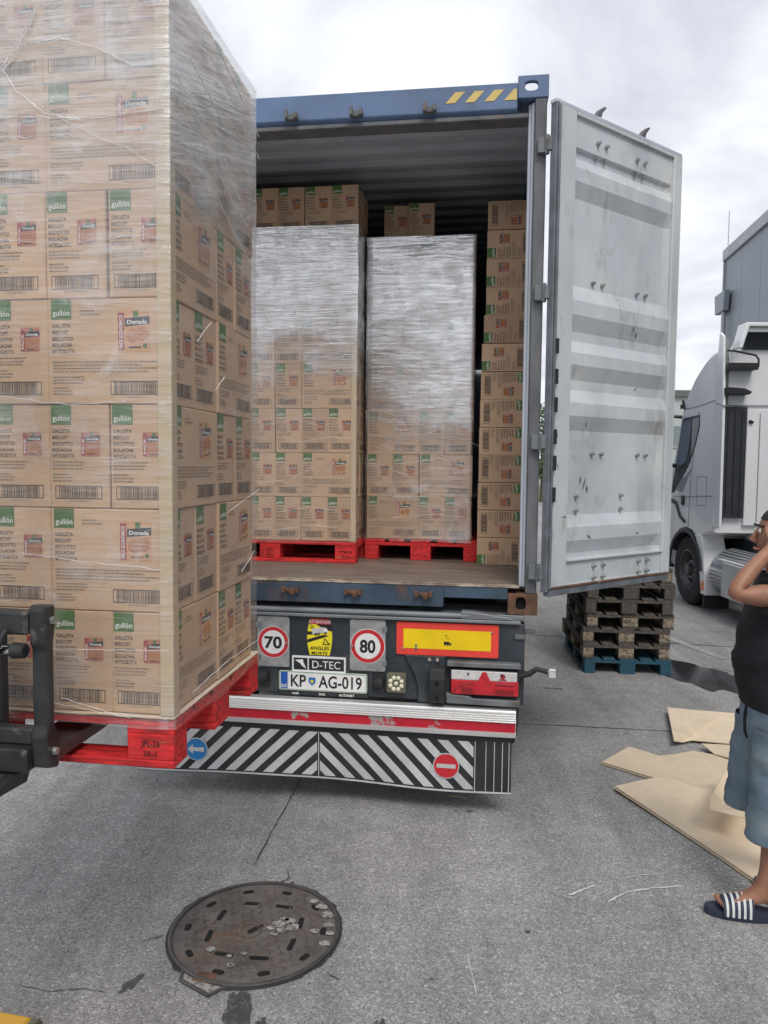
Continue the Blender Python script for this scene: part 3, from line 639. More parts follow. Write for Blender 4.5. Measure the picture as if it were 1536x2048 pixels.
# frame beams and axles behind
for s in (1, -1):
    mb = MB(); mb.box(s * .38, s * .52, .12, 11.5, .80, Z0 - .005); tpart('frame_beam', mb, 'chassis', bevel=.01)
def wheel(parent, x, y, r, w, side, twin=True):
    """road wheel: tyre with rounded shoulders, dished rim, nuts"""
    h = w / 2
    wr = MB(); wr.lathe([(r * .56, -h * .8), (r * .60, -h * .98), (r * .80, -h), (r * .94, -h * .9), (r, -h * .62), (r, h * .62), (r * .94, h * .9), (r * .80, h), (r * .60, h * .98), (r * .56, h * .8)], (0, 0, 0), 'x', 40)
    for q_ in (-.5, -.17, .17, .5): pass
    t = wr.build('wheel', 'tyre', parent, (x, y, r), smooth=35)
    mb = MB(); f_ = side * h
    mb.lathe([(r * .57, f_ * .8), (r * .57, f_ * .95), (r * .53, f_ * .97), (r * .50, f_ * .55), (r * .40, f_ * .15), (r * .30, f_ * .25), (r * .27, f_ * .45), (r * .17, f_ * .5), (r * .15, f_ * 1.0), (0.001, f_ * 1.02)], (0, 0, 0), 'x', 40)
    mb.build('rim', 'rim_steel', t, smooth=35)
    nb = MB()
    for i in range(10):
        a_ = 2 * math.pi * i / 10; nb.cyl((f_ * .3, r * .235 * math.cos(a_), r * .235 * math.sin(a_)), (f_ * .62, r * .235 * math.cos(a_), r * .235 * math.sin(a_)), .016, n=6)
    nb.build('wheel_nut', 'zinc', t)
    hb = MB()
    for i in range(10):
        a_ = 2 * math.pi * (i + .5) / 10; hb.cyl((f_ * .40, r * .37 * math.cos(a_), r * .37 * math.sin(a_)), (f_ * .42, r * .37 * math.cos(a_), r * .37 * math.sin(a_)), .03, n=10)
    hb.build('hand_hole', 'hole_black', t)
    return t
for yy in (1.1, 2.4, 3.7):
    for s in (1, -1): wheel(tra, s * .98, yy, .5, .36, s)
    mb = MB(); mb.cyl((-.9, yy, .5), (.9, yy, .5), .07, n=14); tpart('axle', mb, 'chassis', smooth=40)
# speed plates
def speed_plate(u0, u1, num, hinge_side, bolt):
    x0, x1 = U(u1), U(u0); z1, z0 = Z0 - .058, Z0 - .352; cx = (x0 + x1) / 2; cz = Z0 - .208; r = (x1 - x0) / 2 * .97
    mb = MB(); mb.prism(rr(x0, x1, z0, z1, .012), 'y', -.012, -.006); p = tpart('speed_plate', mb, 'galvanised'); p['label'] = f'metal plate with a red ringed {num} speed sign'
    mb = MB(); mb.disc(cx, cz, r, -.0135, 48, 0); mb.disc(cx, cz, r * .965, -.0145, 48, 1); mb.disc(cx, cz, r * .74, -.0155, 48, 0)
    ww = r * 1.12; put_text(mb, num, cx, cz - r * .36, r * .74, -.0165, 2, width=ww if num == '70' else r * .9, align='c', bold=.03, res=5)
    tpart('speed_sign', mb, ['paper_white', 'sign_red', 'black_ink'], p, fix=False)
    for z in (z1 - .05, z0 + .05):
        hx = x1 - .006 if hinge_side > 0 else x0 + .006
        mb = MB(); mb.box(hx - .014, hx + .014, -.02, -.0125, z - .016, z + .016); tpart('clip', mb, 'chassis_grey', p, bevel=.002)
    mb = MB(); mb.cyl((cx + bolt * r * .9, -.0165, cz), (cx + bolt * r * .9, -.024, cz), .008, n=8); tpart('bolt', mb, 'zinc', p)
speed_plate(1.404, 1.596, '70', -1, 1); speed_plate(.842, 1.048, '80', 1, -1)
# blind spot sticker
cx = U(1.228); mb = MB(); z0, z1 = Z0 - .276, Z0 - .062
def barrel(z): t = (z - z0) / (z1 - z0); return .058 + .016 * math.sin(math.pi * min(1, max(0, t * 1.05)))
zs = [z0 + (z1 - z0) * i / 14 for i in range(15)]
def band(za, zb, y, mi, f0=lambda z: -1., f1=lambda z: 1., n=8):
    zz = [za + (zb - za) * i / n for i in range(n + 1)]
    L_ = [(cx + f0(z) * barrel(z), z) for z in zz]; R_ = [(cx + f1(z) * barrel(z), z) for z in zz]
    mb.plate(L_ + R_[::-1], y, mi)
band(z0, z1, -.0015, 0); band(z1 - .033, z1, -.003, 1)
H_ = z1 - z0
def clampx(v): return max(-1, min(1, v))
mb.plate([(cx - .072, z0 + H_ * .42), (cx - .072, z0 + H_ * .33), (cx + .055, z0 + H_ * .535), (cx + .02, z0 + H_ * .56)], -.003, 2)
mb.plate([(cx - .073, z0 + H_ * .64), (cx - .073, z0 + H_ * .55), (cx - .02, z0 + H_ * .56), (cx - .03, z0 + H_ * .64)], -.003, 2)
mb.plate([(cx - .02, z0 + H_ * .845), (cx + .066, z0 + H_ * .845), (cx + .073, z0 + H_ * .66), (cx + .03, z0 + H_ * .70)], -.003, 2)
put_text(mb, 'ATTENTION', cx, z1 - .027, .019, -.0045, 3, width=.128, align='c', bold=.02)
put_text(mb, 'ANGLES', cx, z0 + H_ * .145, .021, -.003, 2, width=.112, align='c', bold=.02)
put_text(mb, 'MORTS', cx, z0 + H_ * .012, .019, -.003, 2, width=.094, align='c', bold=.02)
mb.plate([(cx - .045, z0 + H_ * .57), (cx + .022, z0 + H_ * .62), (cx + .022, z0 + H_ * .76), (cx - .045, z0 + H_ * .70)], -.0048, 4)      # lorry body
mb.plate([(cx - .045, z0 + H_ * .703), (cx + .022, z0 + H_ * .763), (cx + .03, z0 + H_ * .775), (cx - .03, z0 + H_ * .73)], -.0048, 3)
mb.plate([(cx + .0235, z0 + H_ * .62), (cx + .05, z0 + H_ * .63), (cx + .05, z0 + H_ * .68), (cx + .038, z0 + H_ * .75), (cx + .0235, z0 + H_ * .755)], -.0048, 3)
for wx in (-.02, -.005, .035): mb.disc(cx + wx, z0 + H_ * (.585 + wx * .7), .007, -.0055, 10, 2)
def warn(px, pz, s):
    mb.plate([(px - s, pz - s * .7), (px + s, pz - s * .7), (px - s * .4, pz + s)], -.0045, 2); mb.plate([(px - s * .68, pz - s * .5), (px + s * .5, pz - s * .5), (px - s * .36, pz + s * .6)], -.006, 0)
    mb.plate([(px - s * .42, pz - s * .4), (px - s * .2, pz - s * .4), (px - s * .3, pz + s * .2)], -.0072, 2)
warn(cx - .045, z0 + H_ * .78, .014); warn(cx + .04, z0 + H_ * .37, .023)
st = tpart('blind_spot_sticker', mb, ['sign_yellow', 'sign_red', 'black_ink', 'paper_white', 'flap_white'], fix=False); st['label'] = 'yellow blind spot warning sticker'
# maker's plate
xa, xb = U(1.388), U(1.072); za, zb = Z0 - .372, Z0 - .283
mb = MB(); mb.box(xa, xb, -.012, -.001, za, zb, 0); mb.plate(rect(xa + .010, xa + .092, za + .010, zb - .010), -.0135, 1); mb.plate(rect(xa + .100, xb - .010, za + .010, zb - .010), -.0135, 1)
put_text(mb, 'D-TEC', (xa + .1 + xb - .01) / 2, za + .022, .046, -.0148, 0, width=.165, align='c', bold=.0, res=4)
mb.plate([(xa + .018, zb - .024), (xa + .066, zb - .018), (xa + .066, zb - .03), (xa + .085, za + .016), (xa + .058, za + .034), (xa + .05, za + .046)], -.0148, 0)
mk = tpart('maker_plate', mb, ['paper_white', 'mud_rubber'], fix=False); mk['label'] = 'black and white maker plate reading D-TEC'
# number plate
xa, xb = U(1.465), U(.946); zc = Z0 - .428
mb = MB(); mb.box(xa - .006, xb + .006, -.012, -.001, zc - .088, zc + .060); h_ = tpart('plate_holder', mb, 'mud_rubber', bevel=.004)
for s, xx in (('matik', .19), ('SAG', .49), ('AUTONET', .77)):
    put = MB(); put_text(put, s, xa + (xb - xa) * xx, zc - .08, .014, -.0135, 0, align='c', bold=.02); tpart('holder_print', put, 'paper_white', h_, fix=False)
mb = MB(); mb.prism(rr(xa, xb, zc - .056, zc + .056, .012), 'y', -.0165, -.0125, 0)
mb.plate(rr(xa + .003, xb - .003, zc - .053, zc + .053, .010), -.018, 1); mb.plate(rr(xa + .007, xb - .007, zc - .049, zc + .049, .008), -.0195, 0)
mb.plate(rect(xa + .012, xa + .053, zc - .046, zc + .050), -.021, 2); put_text(mb, 'SLO', xa + .0325, zc - .038, .018, -.0225, 0, width=.034, align='c', bold=.03)
put_text(mb, 'KP', xa + .072, zc - .032, .072, -.021, 3, width=.090, bold=.015, res=4)
put_text(mb, 'AG-019', xa + .236, zc - .032, .072, -.021, 3, width=.253, bold=.015, res=4)
mb.plate([(xa + .178, zc + .024), (xa + .218, zc + .024), (xa + .218, zc - .005), (xa + .198, zc - .024), (xa + .178, zc - .005)], -.021, 2)
mb.plate([(xa + .182, zc + .020), (xa + .214, zc + .020), (xa + .214, zc - .004), (xa + .198, zc - .019), (xa + .182, zc - .004)], -.0222, 4)
mb.disc(xa + .198, zc + .002, .009, -.0234, 12, 5)
npl = tpart('number_plate', mb, ['paper_white', 'plate_green', 'plate_blue', 'black_ink', 'sign_blue', 'refl_yellow'], fix=False); npl['label'] = 'white number plate reading KP AG-019'
# rubber bumpers and work lamp
for u in (1.560, .880):
    mb = MB(); x = U(u); mb.lathe([(.034, 0), (.034, -.02), (.028, -.034), (.012, -.04), (.001, -.041)], (x, -.001, Z0 - .415), 'y', 24); mb.box(x - .036, x + .036, -.012, -.002, Z0 - .475, Z0 - .37); tpart('rubber_bumper', mb, 'rubber', smooth=40)
x0, x1 = U(.830), U(.720); zc = Z0 - .405
mb = MB(); mb.prism(rr(x0, x1, zc - .055, zc + .055, .012), 'y', -.05, -.008); wl = tpart('work_lamp', mb, 'lamp_body', bevel=.003)
for i in range(9):
    rr_, t = (0, 0) if i == 0 else (.034, R(45 * i + 22)); mb = MB(); px, pz = (x0 + x1) / 2 + rr_ * math.cos(t), zc + rr_ * math.sin(t)
    mb.lathe([(.0118, -.051), (.0118, -.055), (.008, -.058), (.001, -.059)], (px, 0, pz), 'y', 14); tpart('led', mb, 'lens_cream', wl, smooth=40)
mb = MB(); mb.tube([(x0 + .01, -.03, zc - .058), (x0 + .02, -.03, zc - .068), (x1 - .02, -.03, zc - .068), (x1 - .01, -.03, zc - .058)], .004, 6); tpart('lamp_bracket', mb, 'chassis', wl)
# long vehicle board
x0, x1, z0, z1 = U(.780), U(.208), Z0 - .245, Z0 - .060
mb = MB(); mb.prism(rr(x0, x1, z0, z1, .01), 'y', -.014, -.004, 0); mb.plate(rect(x0 + .040, x1 - .042, z0 + .037, z1 - .037), -.0155, 1)
cx_ = (x0 + x1) / 2; put_text(mb, '70R-01', cx_ - .006, z0 + .098, .006, -.0168, 2, bold=.0); put_text(mb, 'E4', cx_ - .01, z0 + .112, .009, -.0168, 2)
mb.plate(rect(cx_ - .018, cx_ + .014, z0 + .066, z0 + .082), -.0168, 2); mb.plate(rect(cx_ + .0155, cx_ + .024, z0 + .066, z0 + .076), -.0168, 2)
for k_ in (-.01, .005, .018): mb.disc(cx_ + k_, z0 + .064, .0045, -.0174, 8, 2)
rb = tpart('rear_marker_board', mb, ['refl_red', 'refl_yellow', 'black_ink'], fix=False); rb['label'] = 'red and yellow reflective long vehicle board'
for px, pz in ((x0 + .037, z0 + .037), (x0 + .112, z0 + .045), (x1 - .038, z1 - .038)):
    mb = MB(); mb.cyl((px, -.0165, pz), (px, -.022, pz), .006, n=8); tpart('bolt', mb, 'zinc', rb)
mb = MB(); mb.box(x0 + .107, x0 + .117, -.019, -.0165, z0 + .026, z0 + .06); tpart('clip', mb, 'rusty_post', rb)
# bracket plate, rubber buffer, lamp frame and lamp
mb = MB(); mb.prism([(U(.73), Z0 - .246), (U(.50), Z0 - .246), (U(.50), Z0 - .51), (U(.652), Z0 - .51), (U(.652), Z0 - .42), (U(.675), Z0 - .35), (U(.71), Z0 - .29)], 'y', -.03, -.003); tpart('bracket_plate', mb, 'chassis', bevel=.003)
mb = MB(); xb0, xb1 = U(.585), U(.497)
mb.prism([(-.031, Z0 - .51), (-.095, Z0 - .49), (-.10, Z0 - .36), (-.085, Z0 - .305), (-.031, Z0 - .295)], 'x', xb0, xb1); bf = tpart('rubber_buffer', mb, 'rubber', bevel=.006)
for z in (Z0 - .38, Z0 - .46):
    mb = MB(); mb.cyl(((xb0 + xb1) / 2, -.0995, z), ((xb0 + xb1) / 2, -.1015, z), .013, n=14); tpart('bolt_hole', mb, 'hole_black', bf)
for xx in (U(.590), U(.545)):
    mb = MB(); mb.lathe([(.014, -.031), (.014, -.036), (.009, -.042), (.001, -.043)], (xx, 0, Z0 - .266), 'y', 14); tpart('bolt', mb, 'chrome', smooth=40)
mb = MB(); mb.box(U(.49), U(.085), -.06, -.002, Z0 - .292, Z0 - .264); mb.prism([(U(.495), Z0 - .445), (U(.37), Z0 - .455), (U(.34), Z0 - .468), (U(.085), Z0 - .468), (U(.085), Z0 - .505), (U(.49), Z0 - .50)], 'y', -.06, -.002); lf = tpart('lamp_frame', mb, 'chassis_grey', bevel=.004)
xa, xb = U(.470), U(.092); za, zb = Z0 - .447, Z0 - .306
mb = MB(); mb.prism(rr(xa, xb, za, zb, .012), 'y', -.05, -.008); lb = tpart('tail_lamp', mb, 'black_plastic', bevel=.003); lb['label'] = 'red and clear tail lamp with triangle reflector'
mb = MB(); zm = za + (zb - za) * .60
mb.prism(rect(xa + .004, xb - .012, zm, zb - .004), 'y', -.062, -.0505); tpart('clear_lens', mb, 'lens_white', lb, bevel=.003)
mb = MB(); mb.prism(rr(xa + .004, xb - .004, za + .004, zm - .001, .006), 'y', -.064, -.0505); tpart('red_lens', mb, 'lens_red', lb, bevel=.003)
mb = MB(); xm = (xa + xb) / 2 - .002; mb.prism([(xm - .035, zm - .002), (xm + .035, zm - .002), (xm + .010, zb - .006), (xm - .010, zb - .006)], 'y', -.067, -.0625); mb.prism([(xm - .062, za + .022), (xm + .062, za + .022), (xm + .038, zm - .0025), (xm - .038, zm - .0025)], 'y', -.0675, -.0645); tpart('triangle_reflector', mb, 'lens_red', lb, bevel=.001)
mb = MB(); mb.prism(rect(xa + .06, xa + .125, za + .012, za + .045), 'y', -.0665, -.0645); tpart('lens_grid', mb, 'lens_dark_red', lb); mb = MB(); mb.prism(rect(xb - .13, xb - .03, za + .012, za + .040), 'y', -.0665, -.0645); tpart('lens_grid', mb, 'lens_dark_red', lb)
arc = [(xa + .02 + .11 * (1 - math.cos(t)), -.066, za + .012 + .055 * math.sin(t)) for t in [i * math.pi / 16 for i in range(9)]]
mb = MB(); mb.tube(arc, .0035, 6); mb.tube([(xb - .13, -.066, zm - .016), (xb - .02, -.066, zm - .018)], .004, 6); tpart('lens_rib', mb, 'lens_dark_red', lb)
for fx in (.26, .74):
    mb = MB(); mb.prism([(xa + (xb - xa) * fx, zb - .034), (xa + (xb - xa) * fx + .006, zb - .02), (xa + (xb - xa) * fx, zb - .012), (xa + (xb - xa) * fx - .006, zb - .02)], 'y', -.0645, -.0622); tpart('lens_mark', mb, 'black_plastic', lb)
mb = MB(); mb.disc(xb - .09, zb - .028, .014, -.0632, 14); mb.box(xb - .11, xb - .07, -.0636, -.0622, zb - .05, zb - .042); tpart('lamp_bulb', mb, 'lens_dark_red', lb, fix=False)
# marker lamp on a rubber arm
ax = U(.06)
mb = MB(); mb.tube([(ax - .03, -.03, Z0 - .335), (ax + .02, -.04, Z0 - .318), (ax + .06, -.05, Z0 - .286), (ax + .10, -.055, Z0 - .292), (ax + .125, -.055, Z0 - .300)], [.016, .016, .014, .013, .014], 10); ma = tpart('marker_arm', mb, 'rubber', smooth=50)
mb = MB(); mb.prism(rr(ax + .118, ax + .168, Z0 - .328, Z0 - .280, .01), 'y', -.085, -.045); ml_ = tpart('marker_lamp', mb, 'chrome', ma, bevel=.004)
mb = MB(); mb.plate(rr(ax + .126, ax + .160, Z0 - .320, Z0 - .288, .006), -.0865); tpart('marker_lens', mb, 'lens_white', ma, fix=False)
# under-run bar: ribbed aluminium with a chipped red band
za, zb = Z0 - .660, Z0 - .520
prof = [(-.02, za), (-.105, za), (-.108, za + .024), (-.098, za + .0255), (-.098, za + .080), (-.108, za + .0815)]
zz = za + .0815
for i in range(5):
    prof += [(-.112 + i * .006, zz + .004), (-.106 + i * .006, zz + .0065), (-.106 + i * .006, zz + .0095)]; zz += .0105
prof += [(-.075, zb), (-.02, zb)]
mb = MB(); mb.prism(prof, 'x', -1.11, U(.107)); tpart('underrun_bar', mb, 'aluminium')
mb = MB(); mb.box(-1.108, U(.110), -.1000, -.0985, za + .027, za + .079); tpart('red_band', mb, 'bar_red')
# rubber mudflap, slightly wavy, white chevron stripes pressed on it
def fw(x): return .012 * math.sin(x * 3.1 + .5) + .006 * math.sin(x * 7.3)
def fz(x): return .010 * math.sin(x * 3.6 + 2.2) - .006 * math.sin(x * 1.7)
FT, FB, FL, FR = Z0 - .662, Z0 - .985, -1.09, U(.127); FY = -.075
def fpt(x, z, off=0):
    t = (FT - z) / (FT - FB); return (x, FY + fw(x) * t - off, z + fz(x) * t)
nx, nz_ = 48, 6
mb = MB()
for off in (0, -.006):
    rows = [[fpt(FL + (FR - FL) * i / nx, FT + (FB - FT) * j / nz_, off) for i in range(nx + 1)] for j in range(nz_ + 1)]; mb.loft(rows, cap=False, closed=False)
flap = tpart('mudflap', mb, 'mud_rubber', fix=False); flap['label'] = 'long black rubber mudflap with white chevron stripes'
def fpoly(poly, off, name, mname):
    """clip a polygon to the flap in vertical slices so that it follows the waves"""
    mb = MB(); xs0, xs1 = min(p[0] for p in poly), max(p[0] for p in poly)
    n = max(1, int((xs1 - xs0) / .03))
    def span(x):
        zs_ = []
        for (a, b), (c, d) in zip(poly, poly[1:] + poly[:1]):
            if (a - x) * (c - x) <= 0 and a != c: zs_.append(b + (d - b) * (x - a) / (c - a))
        return (min(zs_), max(zs_)) if zs_ else None
    xs = [xs0 + 1e-6 + (xs1 - xs0 - 2e-6) * i / n for i in range(n + 1)]
    xs = sorted(set(xs + [min(max(p[0], xs0 + 1e-6), xs1 - 1e-6) for p in poly]))
    rows = []
    for x in xs:
        s_ = span(x)
        if s_: rows.append([fpt(x, s_[0], off), fpt(x, s_[1], off)])
    mb.loft(rows, cap=False, closed=False); return mb.build(name, mname, flap, fix=False)
xc = U(1.215); top, bot = FT - .040, FB + .022; hgt = top - bot
sl = hgt * 1.02; sw, pit = .060, .113
def clip(poly, x0, x1):
    def cl(poly, inside, inter):
        o_ = []
        for p, q_ in zip(poly, poly[1:] + poly[:1]):
            if inside(p):
                o_.append(p)
                if not inside(q_): o_.append(inter(p, q_))
            elif inside(q_): o_.append(inter(p, q_))
        return o_
    def ix(X): return lambda p, q_: (X, p[1] + (q_[1] - p[1]) * (X - p[0]) / (q_[0] - p[0]))
    poly = cl(poly, lambda p: p[0] >= x0 - 1e-9, ix(x0)); return cl(poly, lambda p: p[0] <= x1 + 1e-9, ix(x1)) if poly else []
for sgn in (1, -1):
    lim = (xc + .008, U(.335)) if sgn > 0 else (FL + .03, xc - .008)
    for k_ in range(-3, 12):
        x = k_ * pit
        poly = [(xc + sgn * x, top), (xc + sgn * (x + sw), top), (xc + sgn * (x + sw + sl), bot), (xc + sgn * (x + sl), bot)]
        poly = clip(poly, *lim)
        if len(poly) >= 3 and max(p[0] for p in poly) - min(p[0] for p in poly) > .01: fpoly(poly, .0015, 'chevron_stripe', 'flap_white')
for x in (xc - .0015, U(.328), U(.268), U(.222), U(.178), U(.142)): fpoly(rect(x, x + .004, bot - .01, top + .004), .0018, 'flap_line', 'flap_white')
fpoly(rect(FL, FR, FB + .004, FB + .014), .0022, 'flap_edge', 'flap_white')
def fdisc(u, w, r, parts, name, lab):
    x, z = U(u), Z0 + w; x, y, z = fpt(x, z, .004); mb = MB(); mb.prism([(x + r * math.cos(2 * math.pi * i / 32), z + r * math.sin(2 * math.pi * i / 32)) for i in range(32)], 'y', y - .003, y, 0)
    parts(mb, x, y - .0042, z, r); o = mb.build(name, ['flap_white', 'sign_blue', 'sign_red'], flap, fix=False); o['label'] = lab
def arrow(mb, x, y, z, r):
    mb.disc(x, z, r * .93, y, 32, 1); mb.plate([(x - r * .78, z), (x - .02, z + r * .44), (x - .02, z + r * .16), (x + r * .7, z + r * .2), (x + r * .7, z - r * .2), (x - .02, z - r * .16), (x - .02, z - r * .44)], y - .0012, 0)
def noentry(mb, x, y, z, r): mb.disc(x, z, r * .93, y, 32, 2); mb.plate(rect(x - r * .72, x + r * .72, z - r * .16, z + r * .16), y - .0012, 0)
fdisc(1.942, -.845, .068, arrow, 'round_sign', 'round blue sign with white left arrow'); fdisc(.485, -.840, .073, noentry, 'round_sign', 'round red no-entry sign')

# ================================================================== CARTONS
BW, BL, BH = .183, .367, .298
PW, PL, PH = .185, .370, .300           # pitch
LM = ['print_green', 'print_white', 'ink', 'print_red', 'print_navy', 'print_orange', 'print_biscuit', 'print_tan', 'print_rust', 'faint_ink']
def picture(mb, x0, x1, z0, z1, big, y):
    w, h = x1 - x0, z1 - z0
    mb.plate(rr(x0, x1, z0, z1, w * .09, 3), y, 7 if big else 8)
    mb.plate(rect(x0 + w * .03, x0 + w * .22, z0 + h * .04, z1 - h * .06), y - .0003, 3)
    mb.plate([(x0 + w * .24, z0 + h * .60), (x1, z0 + h * .66), (x1, z0 + h * .86), (x0 + w * .24, z0 + h * .80)], y - .0003, 4)
    mb.plate(rect(x0 + w * .50, x0 + w * .66, z0 + h * .82, z1 - h * .02), y - .0004, 0)
    put_text(mb, 'Dorada', x0 + w * .62, z0 + h * .67, h * .10, y - .0006, 1, width=w * .62, align='c', bold=.03)
    cs = [(.46, .38, .20), (.78, .42, .20), (.62, .18, .17)] if big else [(.40, .48, .14), (.62, .42, .15), (.85, .46, .14), (.36, .25, .14), (.60, .18, .15), (.84, .22, .14)]
    for k_, (a, b, r) in enumerate(cs):
        if big and k_ == 2: continue
        mb.disc(x0 + a * w, z0 + b * h, r * w, y - .0004 - k_ * .00005, 16, 6); mb.disc(x0 + a * w, z0 + b * h, r * w * .8, y - .0007, 16, 5 if big else 8, r_in=r * w * .66)
    mb.plate(rect(x0 + w * .36, x0 + w * .74, z0 + h * .085, z0 + h * .12), y - .0008, 4)
    if big:
        put_text(mb, 'PACK ECONÓMICO', x0 + w * .17, z0 + h * .08, w * .11, y - .0006, 1, width=h * .80, bold=.02, vertical=True)
        mb.disc(x0 + w * .86, z0 + h * .14, w * .07, y - .0006, 12, 0)
    else: put_text(mb, 'PACK', x0 + w * .17, z0 + h * .12, w * .11, y - .0006, 1, width=h * .62, bold=.02, vertical=True)
def lines(mb, x0, ws, zt, step, hgt, y, mi, rnd):
    for i, w in enumerate(ws):
        x = x0; z = zt - i * step
        while x < x0 + w:
            l = rnd.uniform(.006, .016); l = min(l, x0 + w - x)
            mb.plate(rect(x, x + l, z - hgt, z), y, mi); x += l + .0022
def barcode(mb, x0, x1, z0, z1, y, rnd):
    o = .0022
    for r_ in (rect(x0, x1, z1 - o, z1), rect(x0, x1, z0, z0 + o), rect(x0, x0 + o, z0 + o, z1 - o), rect(x1 - o, x1, z0 + o, z1 - o)): mb.plate(r_, y, 2)
    x = x0 + .011
    while x < x1 - .012:
        w = rnd.choice((.0011, .0011, .002, .003)); mb.plate(rect(x, x + w, z0 + o + .0005, z1 - o - .0005), y, 2); x += w + rnd.choice((.0012, .0018, .0026))
    put_text(mb, '18410376039159', (x0 + x1) / 2, z0 - .0085, .0055, y, 9, width=.062, align='c', bold=.0, res=1)
def label_face(W, wide, y=0.):
    """print of one carton side, x from the left edge, z from the bottom, facing -y"""
    mb = MB(); rnd = random.Random(3 if wide else 4); H = BH
    gx = .011 if wide else .006
    mb.plate(rect(gx, gx + .062, H - .057, H - .0005), y, 0); put_text(mb, 'gullón', gx + .031, H - .046, .0165, y - .0004, 1, width=.053, align='c', bold=.012)
    tx = gx + .003
    for s, w, zz in (('GALLETA', .056, .070), ('BISCUIT', .049, .0885), ('BISCOTTO', .063, .1065), ('BOLACHA', .061, .1245), ('ΜΠΙΣΚΟΤΑ', .068, .1420)):
        put_text(mb, s, tx, H - zz - .0105, .0108, y, 2, width=w, bold=.018)
    if wide:
        picture(mb, .212, .309, H - .150, H - .034, True, y)
        lines(mb, .098, (.045, .062), H - .031, .010, .0045, y, 9, rnd)
        lines(mb, tx, (.325, .27, .322, .29), H - .176, .0092, .0042, y, 9, rnd); lines(mb, tx, (.095, .098, .09), H - .219, .0085, .004, y, 9, rnd); lines(mb, tx, (.05, .06, .058), H - .250, .0085, .004, y, 9, rnd)
        barcode(mb, .190, .345, H - .272, H - .233, y, rnd)
    else:
        picture(mb, .097, .156, H - .148, H - .078, False, y)
        lines(mb, tx, (.104, .096, .092), H - .163, .0092, .0042, y, 9, rnd); lines(mb, tx, (.046, .062, .058), H - .199, .0092, .0042, y, 9, rnd)
        barcode(mb, .016, .160, H - .272, H - .233, y, rnd)
    return mb
def carton_print():
    nf, wf = label_face(BW, False), label_face(BL, True); o = MB(); e = .0008
    def put(src, fn): o.v_off = len(o.v); o.v += [fn(*p) for p in src.v]; o.f += [tuple(i + o.v_off for i in f) for f in src.f]; o.m += src.m
    put(nf, lambda x, y, z: (x - BW / 2, -BL / 2 - e + y, z)); put(nf, lambda x, y, z: (BW / 2 - x, BL / 2 + e - y, z))
    put(wf, lambda x, y, z: (BW / 2 + e - y, x - BL / 2, z)); put(wf, lambda x, y, z: (-BW / 2 - e + y, BL / 2 - x, z))
    return o.mesh('carton_print', LM, fix=False)
ME_PRINT = carton_print()
mb = MB(); mb.box(-BW / 2, BW / 2, -BL / 2, BL / 2, 0, BH); ME_BOX = mb.mesh('carton', 'carton', bevel=.003)
mb = MB(); mb.box(-.024, .024, -BL / 2 - .0006, BL / 2 + .0006, BH - .002, BH + .0006); mb.box(-.024, .024, -BL / 2 - .0007, -BL / 2 - .0002, BH - .05, BH); ME_TAPE = mb.mesh('packing_tape', 'edge_board')
def carton(M, label, group, jit=.003, rj=.016, rnd=random):
    """place a carton: M is its world matrix (origin at the middle of its base)"""
    J = Matrix.Translation((rnd.uniform(-jit, jit), rnd.uniform(-jit, jit), 0)) @ Matrix.Rotation(rnd.uniform(-rj, rj), 4, 'Z')
    b = link('carton', ME_BOX); b.matrix_world = M @ J; tag(b, label, 'carton', group)
    p = link('printed_sides', ME_PRINT, b)
    return b
def loc_m(org, rz, x, y, z, r=0): return Matrix.Translation(org) @ Matrix.Rotation(rz, 4, 'Z') @ Matrix.Translation((x, y, z)) @ Matrix.Rotation(r, 4, 'Z')
H90 = math.pi / 2

# pallets -----------------------------------------------------------
def pallet_meshes(mt, block_mt, tagname, gap=0):
    def B(x, y, z, x1, y1, z1, m_=mt): return MB().box(x, x1, y, y1, z, z1).mesh(tagname, m_, bevel=.003)
    parts = []
    # long axis x (1.2), short axis y (.8); deck boards along x, stringers along y, base boards along x
    for y0, w in ((0, .145), (.173, .11), (.3275, .145), (.517, .11), (.655, .145)): parts.append(('deck_board', B(0, y0, .122, 1.2, y0 + w, .144)))
    for x0 in (0, .5275, 1.055): parts.append(('stringer_board', B(x0, .001, .100, x0 + .145, .799, .1218)))
    for i, x0 in enumerate((0, .5275, 1.055)):
        for y0, w in ((0, .1), (.3275, .145), (.7, .1)): parts.append(('block', B(x0 + .001, y0 + .001, .0222, x0 + .144, y0 + w - .001, .0998, block_mt)))
    for y0, w in ((0, .1), (.3275, .145), (.7, .1)): parts.append(('base_board', B(0, y0, 0, 1.2, y0 + w, .022)))
    return parts
PM = {c: pallet_meshes(*a) for c, a in dict(red=('red_pallet', 'red_pallet', 'rp'), old=('old_wood', 'pale_wood', 'op'), dark=('old_wood', 'old_wood', 'dp'), blue=('blue_wood', 'blue_wood', 'bp')).items()}
def pallet(kind, M, label, group=None):
    t = link('pallet', None); t.matrix_world = M; tag(t, label, 'pallet', group)
    for nm, me in PM[kind]: link(nm, me, t)
    return t
